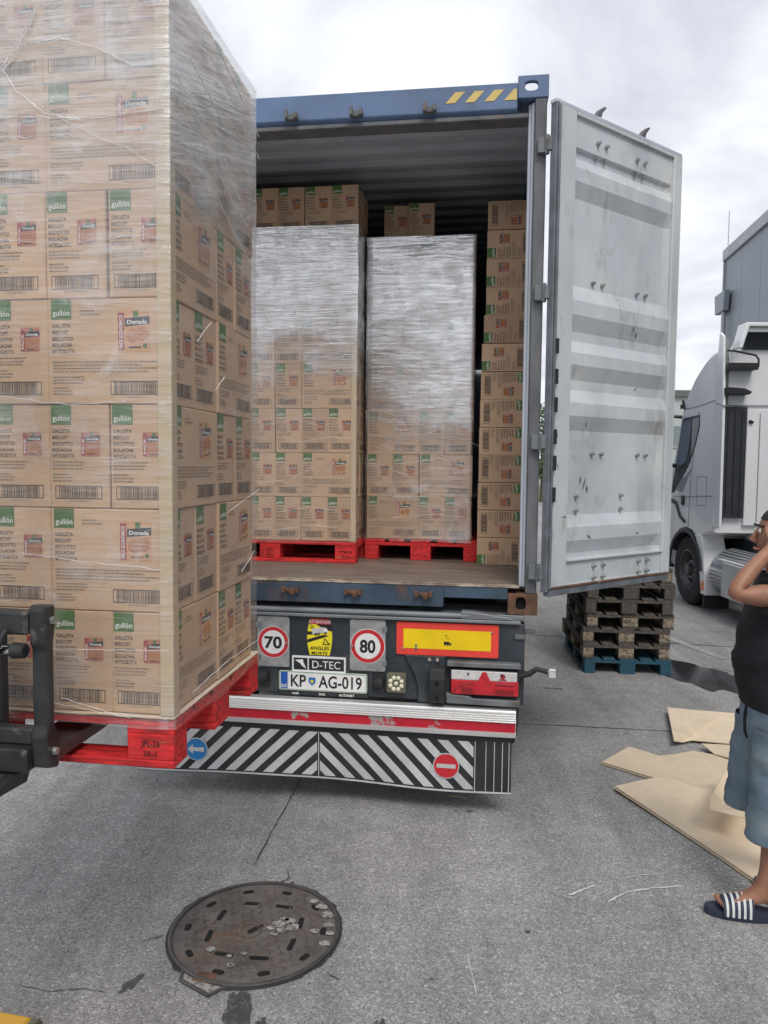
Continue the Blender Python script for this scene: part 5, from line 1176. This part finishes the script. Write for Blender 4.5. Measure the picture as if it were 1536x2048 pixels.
# local: x to the right (cab 0..2.48), y forward, z up; rear wall of the cab at y=-.88
YR = -.88; WT = 2.48
side = [(YR, 1.10), (YR, 3.40), (-.86, 3.47), (-.76, 3.475), (-.58, 3.43), (-.42, 3.36), (-.27, 3.28), (-.14, 3.20), (-.03, 3.11), (.09, 3.01), (.18, 2.91), (.25, 2.80), (.30, 2.70), (.38, 2.50), (.52, 2.15), (.62, 1.90), (.66, 1.2), (.66, .55), (.50, .50), (.50, .75), (.42, .92), (.26, 1.04), (.02, 1.09), (-.20, 1.06), (-.36, .98), (-.44, 1.02)]
def inset(poly, d):
    cy = sum(p[0] for p in poly) / len(poly); cz = sum(p[1] for p in poly) / len(poly)
    return [(a + (cy - a) * d, b + (cz - b) * d * .6) for a, b in poly]
rings = []
for x, d in ((.0, .035), (.012, .012), (.06, 0), (WT - .06, 0), (WT - .012, .012), (WT, .035)): rings.append([(x, a, b) for a, b in inset(side, d)])
mb = MB(); mb.loft(rings); cab = kpart('cab', mb, 'truck_white', smooth=30)
# high roof fairing, the shade of its hollow back painted as a dark box
mb = MB(); mb.prism([(YR + .02, 3.28), (YR - .03, 3.74), (-.60, 3.62), (-.25, 3.40), (-.10, 3.2)], 'x', .28, WT - .28); kpart('roof_fairing', mb, 'truck_white', bevel=.03, seg=3)
mb = MB(); mb.box(.30, WT - .30, YR - .031, YR + .0195, 3.48, 3.70); kpart('fairing_hollow', mb, 'truck_dark')
mb = MB(); mb.prism([(.12, 3.46), (.20, 3.78), (WT - .20, 3.78), (WT - .12, 3.46), (WT - .16, 3.46), (WT - .24, 3.73), (.24, 3.73), (.16, 3.46)], 'y', YR - .28, YR - .04); kpart('roof_lip', mb, 'truck_white', bevel=.01)
# tall side deflector behind the cab edge
mb = MB(); mb.prism([(YR - .19, 1.18), (YR - .17, 2.8), (YR - .10, 3.64), (YR - .0, 3.70), (YR + .05, 3.3), (YR + .04, 1.18)], 'x', -.015, .02); kpart('side_deflector', mb, 'truck_white', bevel=.006)
mb = MB(); mb.prism([(YR - .195, 2.74), (YR + .05, 2.79), (YR + .05, 2.80), (YR - .195, 2.75)], 'x', -.018, .023); kpart('deflector_seam', mb, 'truck_grey')
mb = MB(); mb.box(.022, .10, YR - .03, YR - .001, 1.2, 3.62); kpart('deflector_bracket', mb, 'truck_grey')
# back wall: panels, dark vent, handles
mb = MB(); mb.box(.36, WT - .08, YR - .05, YR - .002, 1.2, 2.72); kpart('back_panel', mb, 'truck_white', bevel=.008)
mb = MB(); mb.box(.105, WT - .08, YR - .045, YR - .002, 2.76, 3.40); kpart('back_panel', mb, 'truck_white', bevel=.008)
mb = MB(); mb.box(.06, .352, YR - .07, YR - .031, 1.3, 2.74); vt = kpart('intake_duct', mb, 'truck_dark', bevel=.006)
for x in (.10, .19, .28):
    mb = MB(); mb.box(x, x + .012, YR - .08, YR - .0705, 1.35, 2.68); kpart('duct_rib', mb, 'black_plastic', vt)
mb = MB(); mb.tube([(.0, YR - .20, 3.44), (.10, YR - .21, 3.43), (.36, YR - .21, 3.38), (.40, YR - .21, 3.33), (.40, YR - .21, 3.23)], .014, 8); mb.box(.02, .40, YR - .22, YR - .0515, 3.20, 3.285); kpart('service_light', mb, 'black_plastic', bevel=.006)
mb = MB(); mb.prism([(.0, 2.98), (.24, 2.965), (.34, 2.92), (.30, 2.885), (.0, 2.885)], 'y', YR - .22, YR - .051); kpart('service_light', mb, 'black_plastic', bevel=.01)
for x in (.52, .68, .9, 1.2):
    mb = MB(); mb.box(x, x + .012, YR - .056, YR - .0505, 1.25, 2.66); kpart('panel_rib', mb, 'truck_grey')
mb = MB(); mb.cyl((.38, YR - .065, 2.56), (.43, YR - .065, 2.54), .02, n=10); kpart('hinge_stud', mb, 'black_plastic')
# left side: window, door seams, handle, locker, mirrors
sx = -.004
def sideplate(poly, x, name, mname, parent=None, th=.012): mb = MB(); mb.prism(poly, 'x', x, x + th); return kpart(name, mb, mname, parent, bevel=.002)
sideplate([(.27, 2.66), (-.32, 2.68), (-.34, 2.54), (-.22, 2.27), (-.04, 2.02), (.21, 1.81), (.51, 1.58), (.61, 1.57), (.50, 1.91)], -.006, 'window_surround', 'truck_dark')
w_ = sideplate([(.24, 2.60), (-.04, 2.62), (-.03, 2.34), (.07, 2.05), (.39, 1.93), (.47, 1.93), (.39, 2.21)], -.012, 'side_window', 'glass')
sideplate([(-.31, 2.65), (-.32, 2.54), (-.21, 2.29), (-.09, 2.12), (-.09, 2.64)], -.010, 'window_filler', 'truck_grey')
for a, b in (((-.05, 1.05), (-.10, 1.9)), ((-.10, 1.9), (-.30, 2.72)), ((-.80, 1.58), (.5, 1.52)), ((-.86, 2.84), (-.3, 2.80)), ((-.3, 2.80), (.2, 2.79))):
    mb = MB(); mb.tube([(-.001, *a), (-.001, *b)], .006, 6); kpart('panel_seam', mb, 'truck_grey')
mb = MB(); mb.prism(rr(.10, .20, 1.41, 1.55, .02), 'x', -.02, 0); kpart('door_handle', mb, 'black_plastic', bevel=.006)
mb = MB()
for y0, z0, y1, z1 in ((-.32, 1.44, -.62, 1.44), (-.62, 1.44, -.62, 1.83), (-.62, 1.83, -.30, 1.83), (-.30, 1.83, -.32, 1.44)): mb.tube([(0, y0, z0), (0, y1, z1)], .005, 6)
kpart('locker_seam', mb, 'truck_grey')
mb = MB(); mb.tube([(-.02, .25, 2.68), (-.20, .30, 2.70), (-.30, .33, 2.66), (-.30, .33, 2.58)], .025, 8); ma = kpart('mirror_arm', mb, 'black_plastic', smooth=40); mb = MB(); mb.tube([(-.02, .42, 1.98), (-.26, .40, 1.98)], .03, 8); kpart('mirror_arm', mb, 'black_plastic', smooth=40)
mb = MB(); mb.prism(rr(-.42, -.18, 1.98, 2.62, .05), 'y', .30, .40); kpart('mirror_housing', mb, 'truck_white', ma, bevel=.02)
mb = MB(); mb.plate(rr(-.40, -.20, 2.02, 2.58, .04), .298); kpart('mirror_glass', mb, 'chrome', ma, fix=False)
mb = MB(); mb.tube([(.02, .22, 2.76), (-.02, .24, 2.92)], .02, 6); mb.box(-.05, .02, .2, .26, 2.80, 2.86); kpart('camera_stub', mb, 'black_plastic')
sideplate([(-.12, 1.96), (.1, 1.82), (.5, 1.80), (.5, 1.62), (.2, 1.60)], -.005, 'lower_trim', 'truck_grey')
mb = MB(); mb.prism([(.66, 1.45), (.40, 1.40), (.24, 1.22), (.05, 1.16), (.05, 1.19), (.22, 1.26), (.38, 1.45), (.66, 1.50)], 'x', -.02, .01); kpart('trim_strip', mb, 'truck_dark')
# wheel arch, mudguard, wheel
arch = []
for i in range(13):
    t = R(-5 + 15 * i); arch.append((.0 + .60 * math.cos(t), .50 + .585 * math.sin(t)))
for i in range(12, -1, -1):
    t = R(-5 + 15 * i); arch.append((.0 + .545 * math.cos(t), .50 + .53 * math.sin(t)))
mb = MB(); mb.prism(arch, 'x', -.03, .35); kpart('wheel_arch', mb, 'truck_dark', bevel=.006)
mb = MB(); mb.prism([(-.30, 1.02), (-.36, .98), (-.45, .80), (-.56, .30), (-.56, .24), (-.72, .24), (-.72, .34), (-.60, .86), (-.50, 1.05)], 'x', -.012, .30); mg = kpart('mudguard', mb, 'truck_white', bevel=.01)
mb = MB(); mb.box(-.022, -.0125, -.66, -.60, .30, .42); kpart('reflector', mb, 'amber', mg)
mb = MB(); mb.box(.0, .34, -.66, -.62, .05, .245); kpart('mud_flap', mb, 'rubber', mg)
wheel(tk, .17, 0, .50, .30, -1); wheel(tk, WT - .17, 0, .50, .30, 1)
for yy in (-3.75,):
    for s in (0, 1): wheel(tk, .30 + s * (WT - .6), yy, .50, .56, -1 if s == 0 else 1)
# ribbed fuel tank and side step
mb = MB(); mb.cyl((.32, -.80, .56), (.32, -2.1, .56), .33, n=36); tank = kpart('fuel_tank', mb, 'chrome', smooth=40, bevel=.01)
for i in range(18):
    t = R(100 + i * 9); mb = MB(); c, s = math.cos(t), math.sin(t); mb.box(-.012, .012, -2.08, -.84, .331, .338)
    o = kpart('tank_rib', mb, 'truck_grey', tank); o.location = (.32, 0, .56); o.rotation_euler = (0, -(t - H90), 0)
sideplate([(-1.2, .75), (-1.2, .32), (-1.75, .32), (-1.75, .75)], -.02, 'side_step', 'flap_white', th=.03)
for s in (.55, WT - .7):
    mb = MB(); mb.box(s, s + .12, -5.0, .5, .72, .98); kpart('frame_rail', mb, 'chassis')
mb = MB(); mb.cyl((WT / 2, -3.6, 1.02), (WT / 2, -3.6, 1.10), .45, n=30); kpart('fifth_wheel', mb, 'chassis', bevel=.01)
mb = MB(); mb.box(.05, WT - .05, .50, .70, .30, .75); kpart('bumper', mb, 'truck_white', bevel=.03, seg=2)

# ================================================================== BUILDINGS
BO = Vector((9.42, 21.34, 0)); nb_ = Vector((math.cos(A), -math.sin(A), 0))
bd = thing('warehouse', 'grey metal-clad warehouse with vertical panels behind the white lorry', 'building', BO, -A)
# local x: into the building, y: along the wall (away from the camera positive)
HB = 7.98
mb = MB(); mb.box(.06, 14, -26, 0, 0, HB - .35); mb.build('wall_core', 'cladding', bd)
for i in range(18):
    y1 = -.02 - i * 1.43; mb = MB(); mb.box(.0, .058, y1 - 1.412, y1, .35, HB - .30); mb.build('cladding_panel', 'cladding', bd, bevel=.006)
mb = MB(); mb.box(-.07, 14.1, -26, .06, HB - .30, HB); mb.build('coping', 'coping', bd, bevel=.01)
mb = MB(); mb.box(-.05, .10, -.02, .05, 0, HB - .301); mb.build('corner_trim', 'coping', bd)
mb = MB(); mb.prism([(-.62, 6.22), (-.70, 6.75), (.22, 6.75), (.14, 6.22)], 'x', -.20, -.052); mb.build('rain_hopper', 'cladding', bd, bevel=.01)
mb = MB(); mb.cyl((-.12, -.42, 6.215), (-.12, -.42, .1), .06, n=12); mb.build('downpipe', 'coping', bd, smooth=40)
mb = MB(); mb.cyl((.05, 0, HB + .001), (.05, 0, HB + 1.05), .012, n=6); mb.build('lightning_rod', 'zinc', bd)
fb = thing('distant_building', 'pale low building with a dark roof edge far behind the white lorry', 'building', (20, 60, 0), 0)
mb = MB(); mb.box(0, 40, 0, 20, 0, 7.5); mb.build('wall', 'far_wall', fb); mb = MB(); mb.box(-.3, 40.3, -.3, 20.3, 7.501, 8.0); mb.build('roof_edge', 'far_roof', fb)
for i in range(8):
    mb = MB(); mb.box(2 + i * 4.6, 4.6 + i * 4.6, -.05, -.002, 3.6, 5.2); w2 = mb.build('window', 'glass', fb); mb = MB(); mb.box(1.9 + i * 4.6, 4.7 + i * 4.6, -.09, -.0505, 3.48, 3.59); mb.build('sill', 'coping', w2)

# ================================================================== TREES
def tree(x, y, h, r, label, seed):
    rnd = random.Random(seed); t = thing('tree', label, 'tree', (x, y, 0), 0, 'trees at the far side of the yard')
    mb = MB(); mb.tube([(0, 0, 0), (.05, .02, h * .3), (-.05, .05, h * .55), (.03, 0, h * .8)], [.16, .12, .08, .03], 8)
    for k_ in range(7):
        a_ = k_ * .9 + seed; z = h * (.3 + .07 * k_); mb.tube([(0, 0, z), (math.cos(a_) * r * .4, math.sin(a_) * r * .4, z + h * .08), (math.cos(a_) * r * .75, math.sin(a_) * r * .75, z + h * .18)], [.05, .035, .015], 6)
    mb.build('trunk', 'bark', t, smooth=60); cr_ = MB()
    cl = [(rnd.gauss(0, r * .45), rnd.gauss(0, r * .45), h * rnd.uniform(.30, .95), r * rnd.uniform(.22, .42)) for _ in range(34)]
    for cx, cy, cz, rr_ in cl:
        for _ in range(110):
            d = Vector((rnd.gauss(0, 1), rnd.gauss(0, 1), rnd.gauss(0, 1))).normalized() * rr_ * rnd.random() ** .4; p = Vector((cx, cy, cz)) + d
            a = Vector((rnd.gauss(0, 1), rnd.gauss(0, 1), rnd.gauss(0, .6))).normalized() * rnd.uniform(.06, .11); b = a.cross(Vector((rnd.gauss(0, 1), rnd.gauss(0, 1), rnd.gauss(0, 1)))).normalized() * rnd.uniform(.03, .06)
            cr_.add([p - a, p - b, p + a, p + b], [(0, 1, 2, 3)])
    cr_.build('crown', 'leaf', t, fix=False)
tree(8.5, 40.6, 5.2, 1.7, 'small leafy tree seen through the gap beside the door hinge', 4)
tree(12.6, 44, 6.5, 2.1, 'taller leafy tree hidden mostly behind the open door', 9)

# ================================================================== PERSON
PF = Vector((-.98, .2, 0)).normalized(); PS = Vector((PF.y, -PF.x, 0)) * 1.0     # facing direction, and towards the camera
if PS.y > 0: PS = -PS
PORI = Vector((1.755, 3.27, 0))
person = thing('person', 'person in black t-shirt, denim shorts and striped slides at the right edge', 'person', PORI, math.atan2(PF.y, PF.x))
# local frame: x forward (facing), y = left of the person (towards the camera), z up
def skin_body(name, joints, edges, mname, sub=2, root=0):
    me = bpy.data.meshes.new(name); me.from_pydata([j[:3] for j in joints], edges, [])
    o = bpy.data.objects.new(name, me); COL.objects.link(o)
    sm = o.modifiers.new('skin', 'SKIN'); sm.use_smooth_shade = True
    for i, j in enumerate(joints):
        sv = me.skin_vertices[0].data[i]; r_ = j[3]; sv.radius = r_ if hasattr(r_, '__len__') else (r_, r_); sv.use_root = (i == root)
    s2 = o.modifiers.new('sub', 'SUBSURF'); s2.levels = sub; s2.render_levels = sub
    dg = bpy.context.evaluated_depsgraph_get(); dg.update()
    m2 = bpy.data.meshes.new_from_object(o.evaluated_get(dg)); bpy.data.objects.remove(o); m2.materials.clear(); m2.materials.append(MATS[mname])
    for p in m2.polygons: p.use_smooth = True
    return m2
J = []; E_ = []
def jn(x, y, z, r, frm=None):
    J.append((x, y, z, r)); i = len(J) - 1
    if frm is not None: E_.append((frm, i))
    return i
pel = jn(-.01, 0, .93, .11); ab = jn(.03, 0, 1.10, .15, pel); ch = jn(.0, 0, 1.30, .14, ab); nk0 = jn(.0, 0, 1.46, .075, ch); nk = jn(.025, 0, 1.53, .055, nk0); hd1 = jn(.055, 0, 1.62, .076, nk); hd2 = jn(.045, 0, 1.695, .085, hd1); hd3 = jn(.03, 0, 1.76, .055, hd2)
# near (left) leg: y positive
def leg(sy, hip, knee, ank, toe):
    h_ = jn(*hip, .095, pel); k1 = jn((hip[0] * .5 + knee[0] * .5), (hip[1] + knee[1]) / 2, (hip[2] + knee[2]) / 2, .085, h_); k2 = jn(*knee, .062, k1)
    cf = jn(knee[0] * .65 + ank[0] * .35 - .02, knee[1] * .65 + ank[1] * .35, knee[2] * .68 + ank[2] * .32, .062, k2); an = jn(ank[0], ank[1], ank[2] + .04, .040, cf)
    hl_ = jn(ank[0] - .035, ank[1], ank[2] - .030, .034, an); ft = jn(ank[0] + .07, ank[1], ank[2] - .015, (.040, .036), an); bl = jn(ank[0] + .135, ank[1], ank[2] - .032, (.046, .026), ft)
    for k_, (dy, ln) in enumerate(((-.030, .055), (-.012, .052), (.004, .047), (.018, .040), (.031, .032))):
        s = sy
        t1 = jn(ank[0] + .165, ank[1] + s * dy, ank[2] - .038, .0115 if k_ else .0145, bl); t2 = jn(ank[0] + .165 + ln * .8, ank[1] + s * dy * 1.05, ank[2] - .041, .010 if k_ else .0135, t1)
    return an
leg(1, (.0, .11, .86), (.045, .13, .47), (.055, .125, .098), 0)
leg(-1, (.02, -.10, .86), (.05, -.14, .47), (-.22, -.15, .098), 0)
# near arm: elbow lifted forward, hand at the ear
sh_ = jn(.0, .17, 1.42, .062, ch); el = jn(.275, .245, 1.435, .041, sh_); jn0 = jn(.185, .19, 1.535, .036, el); wr = jn(.105, .135, 1.61, .026, jn0); pm = jn(.075, .115, 1.655, (.034, .018), wr)
for k_, (dz_, ln) in enumerate(((.026, .055), (.009, .062), (-.009, .058), (-.026, .045))):
    a1 = jn(.062 + dz_, .108, 1.695, .0095, pm); a2 = jn(.050 + dz_, .103, 1.700 + ln * .4, .0088, a1); a3 = jn(.035 + dz_, .095, 1.702 + ln * .7, .008, a2)
th1 = jn(.105, .112, 1.665, .010, pm); th2 = jn(.112, .102, 1.69, .0095, th1); th3 = jn(.108, .094, 1.71, .0085, th2)
# far arm hangs
s2 = jn(-.03, -.17, 1.42, .065, ch); e2 = jn(-.07, -.24, 1.13, .043, s2); f2 = jn(-.06, -.245, .99, .037, e2); w2_ = jn(-.04, -.245, .88, .027, f2); p2_ = jn(-.03, -.245, .83, (.018, .036), w2_)
for k_, (dy, ln) in enumerate(((.0, .07), (.012, .078), (.024, .074), (.036, .06))):
    a1 = jn(-.045 + dy * 1.1, -.245, .785, .0095, p2_); a2 = jn(-.042 + dy * 1.1, -.242, .785 - ln * .45, .009, a1); a3 = jn(-.038 + dy * 1.1, -.235, .785 - ln * .8, .008, a2)
tt = jn(.0, -.235, .82, .010, p2_); jn(.01, -.228, .785, .009, tt)
bm_ = skin_body('body', J, E_, 'skin', 2); bdy = link('body', bm_, person)
def ell(cx, cy, cz, rx, ry, n=28, tilt=0, rr_=0): return [(cx + rx * math.cos(2 * math.pi * i / n), cy + ry * math.sin(2 * math.pi * i / n), cz + tilt * math.cos(2 * math.pi * i / n) + rr_ * mnoise.noise((i * .6, cz * 9, 1))) for i in range(n)]
# t-shirt
def dense(rows, k=4):
    """smooth extra rings between the given ones, so that the cloth can crease"""
    o_ = []
    for i in range(len(rows) - 1):
        a, b, c, d = rows[max(i - 1, 0)], rows[i], rows[i + 1], rows[min(i + 2, len(rows) - 1)]
        for j in range(k):
            t = j / k; o_.append([tuple(.5 * (2 * q[n] + (r[n] - p[n]) * t + (2 * p[n] - 5 * q[n] + 4 * r[n] - w[n]) * t * t + (3 * q[n] - p[n] - 3 * r[n] + w[n]) * t ** 3) for n in range(3)) for p, q, r, w in zip(a, b, c, d)])
    return o_ + [rows[-1]]
def wr_(rows, amp=.006, seed=0):
    rows = dense(rows)
    def w_(x, y, z, o_): return mnoise.noise((x * 7 + seed + o_, y * 7, z * 11)) + .7 * mnoise.noise((x * 12 + y * 6, seed + o_, z * 30 + x * 14)) + .35 * mnoise.noise((x * 30, y * 30 + o_, z * 55))
    return [[(x + amp * w_(x, y, z, 0), y + amp * w_(x, y, z, 5), z) for x, y, z in r] for r in rows]
rows = [ell(-.005, 0, .925, .160, .222, tilt=-.012), ell(.0, 0, .96, .164, .215, tilt=-.01), ell(.02, 0, 1.04, .168, .192), ell(.03, 0, 1.13, .170, .190), ell(.028, 0, 1.22, .158, .192), ell(.02, 0, 1.32, .140, .2), ell(.01, 0, 1.40, .122, .2), ell(.005, 0, 1.455, .10, .165), ell(.02, 0, 1.49, .078, .10), ell(.03, 0, 1.50, .070, .078)]
mb = MB(); mb.loft(wr_(rows, .013), cap=False)
def sleeve(p0, p1, p2):
    mb.tube([p0, Vector(p0).lerp(Vector(p1), .5), p1, p2], [.085, .082, .075, .072], 18)
sleeve((.0, .13, 1.41), (.10, .19, 1.418), (.135, .21, 1.425)); sleeve((-.02, -.13, 1.42), (-.05, -.195, 1.31), (-.06, -.212, 1.22))
mb.build('t_shirt', 'tshirt', person, smooth=60)
# shorts
mb = MB()
mb.loft(wr_([ell(-.005, 0, .97, .148, .205), ell(-.005, 0, .88, .158, .218), ell(.0, 0, .80, .150, .21), ell(.005, 0, .76, .13, .185)], .008), cap=False)
def short_leg(cx0, cy0, cx1, cy1, z0, z1, r0, r1):
    rows = []
    for i in range(9):
        t = i / 8; rows.append(ell(cx0 + (cx1 - cx0) * t, cy0 + (cy1 - cy0) * t, z0 + (z1 - z0) * t, r0 + (r1 - r0) * t, (r0 + (r1 - r0) * t) * .95))
    rows.append(ell(cx1, cy1, z1 + .004, r1 * .93, r1 * .90)); rows.append(ell(cx1, cy1, z1 + .05, r1 * .9, r1 * .87)); mb.loft(wr_(rows, .011, cx1 * 7), cap=False)
short_leg(.0, .095, .055, .125, .84, .365, .125, .100); short_leg(.03, -.09, .085, -.135, .84, .40, .125, .098)
mb.build('shorts', 'denim', person, smooth=60)
# dark shirt tail / pocket strap hanging at the front
mb = MB(); mb.tube([(.140, .04, .92), (.150, .045, .86), (.150, .05, .80), (.142, .05, .77)], [.012, .010, .008, .004], 8); mb.build('key_strap', 'tshirt', person, smooth=50)
# slides: foot-shaped sole and a striped strap over the instep
def slide(ax_, ay):
    out_ = []
    for i in range(28):
        t = 2 * math.pi * i / 28; c, s = math.cos(t), math.sin(t); x = .082 + .168 * c; y = (.047 + .010 * c) * s; out_.append((ax_ + x, ay + y))
    mb = MB(); n = 28
    r1 = [(x, y, .0) for x, y in out_]; r2 = [(ax_ + .075 + (x - ax_ - .075) * 1.03, ay + (y - ay) * 1.06, .012) for x, y in out_]; r3 = [(ax_ + .075 + (x - ax_ - .075) * 1.02, ay + (y - ay) * 1.05, .034) for x, y in out_]; r4 = [(ax_ + .075 + (x - ax_ - .075) * .93, ay + (y - ay) * .90, .031) for x, y in out_]
    mb.loft([r1, r2, r3, r4]); so = mb.build('slide_sole', 'slide_navy', person, smooth=50)
    def arc(x, lift=0, w=.0):
        pts = []
        hgt = .060 + .33 * (.172 - (x))
        for i in range(13):
            t = math.pi * i / 12; pts.append((ax_ + x - .030 * math.sin(t) * 0, ay + (.056 + lift) * math.cos(t) * (1 if abs(math.cos(t)) > .2 else 1), .022 + (hgt + lift) * math.sin(t) ** .75))
        return pts
    xs = [.062, .082, .102, .122, .142, .162, .184]
    mb = MB(); mb.loft([arc(x) for x in xs], cap=False, closed=False); mb.loft([arc(x, -.004) for x in xs], cap=False, closed=False); stp = mb.build('slide_strap', 'slide_navy', person, smooth=50)
    for x in (.076, .099, .122, .145, .168):
        mb = MB(); mb.loft([arc(x - .005, .0022), arc(x + .005, .0022)], cap=False, closed=False); mb.build('strap_stripe', 'slide_white', stp, smooth=50)
slide(.055, .125); slide(-.22, -.15)
mb = MB(); mb.lathe([(.0075, 0), (.006, .003), (.001, .004)], (.0, 0, 0), 'z', 10)
nl = mb.build('toe_nail', 'nail', person, (.267, .125 - .031, .0685), smooth=50)
# head details
mb = MB(); 
hr = []
for j in range(9):
    ph = R(90 - j * 14); hr.append([(.025 + (.100 * math.cos(ph)) * math.cos(2 * math.pi * i / 24) - .012, .086 * math.cos(ph) * math.sin(2 * math.pi * i / 24), 1.70 + .098 * math.sin(ph) - (.0 if math.cos(2 * math.pi * i / 24) < .45 else -.0)) for i in range(24)])
mb.loft([r for r in hr[:6]], cap=False); hb = mb.build('hair', 'hair', person, smooth=60)
mb = MB(); mb.tube([(0.116, 0, 1.688), (0.128, 0, 1.665), (0.140, 0, 1.644), (0.124, 0, 1.633)], [.008, .011, .014, .010], 8); mb.build('nose', 'skin', person, smooth=60)
for s in (1, -1):
    mb = MB(); mb.lathe([(.012, 0), (.009, .006), (.001, .009)], (0, 0, 0), 'x', 12); mb.build('eye', 'eye_white', person, (0.116, s * .032, 1.684), smooth=60)
    mb = MB(); mb.tube([(0.112, s * .016, 1.704), (0.124, s * .032, 1.708), (0.108, s * .052, 1.703)], .005, 6); mb.build('eyebrow', 'hair', person, smooth=60)
    mb = MB(); mb.tube([(0.020, s * .084, 1.700), (0.007, s * .094, 1.690), (0.009, s * .092, 1.667), (0.023, s * .085, 1.650)], [.006, .009, .009, .006], 8); mb.build('ear', 'skin', person, smooth=60)
mb = MB(); mb.tube([(0.113, -.024, 1.602), (0.128, 0, 1.604), (0.113, .024, 1.602)], [.004, .007, .004], 8); mb.build('mouth', 'print_rust', person, smooth=60)
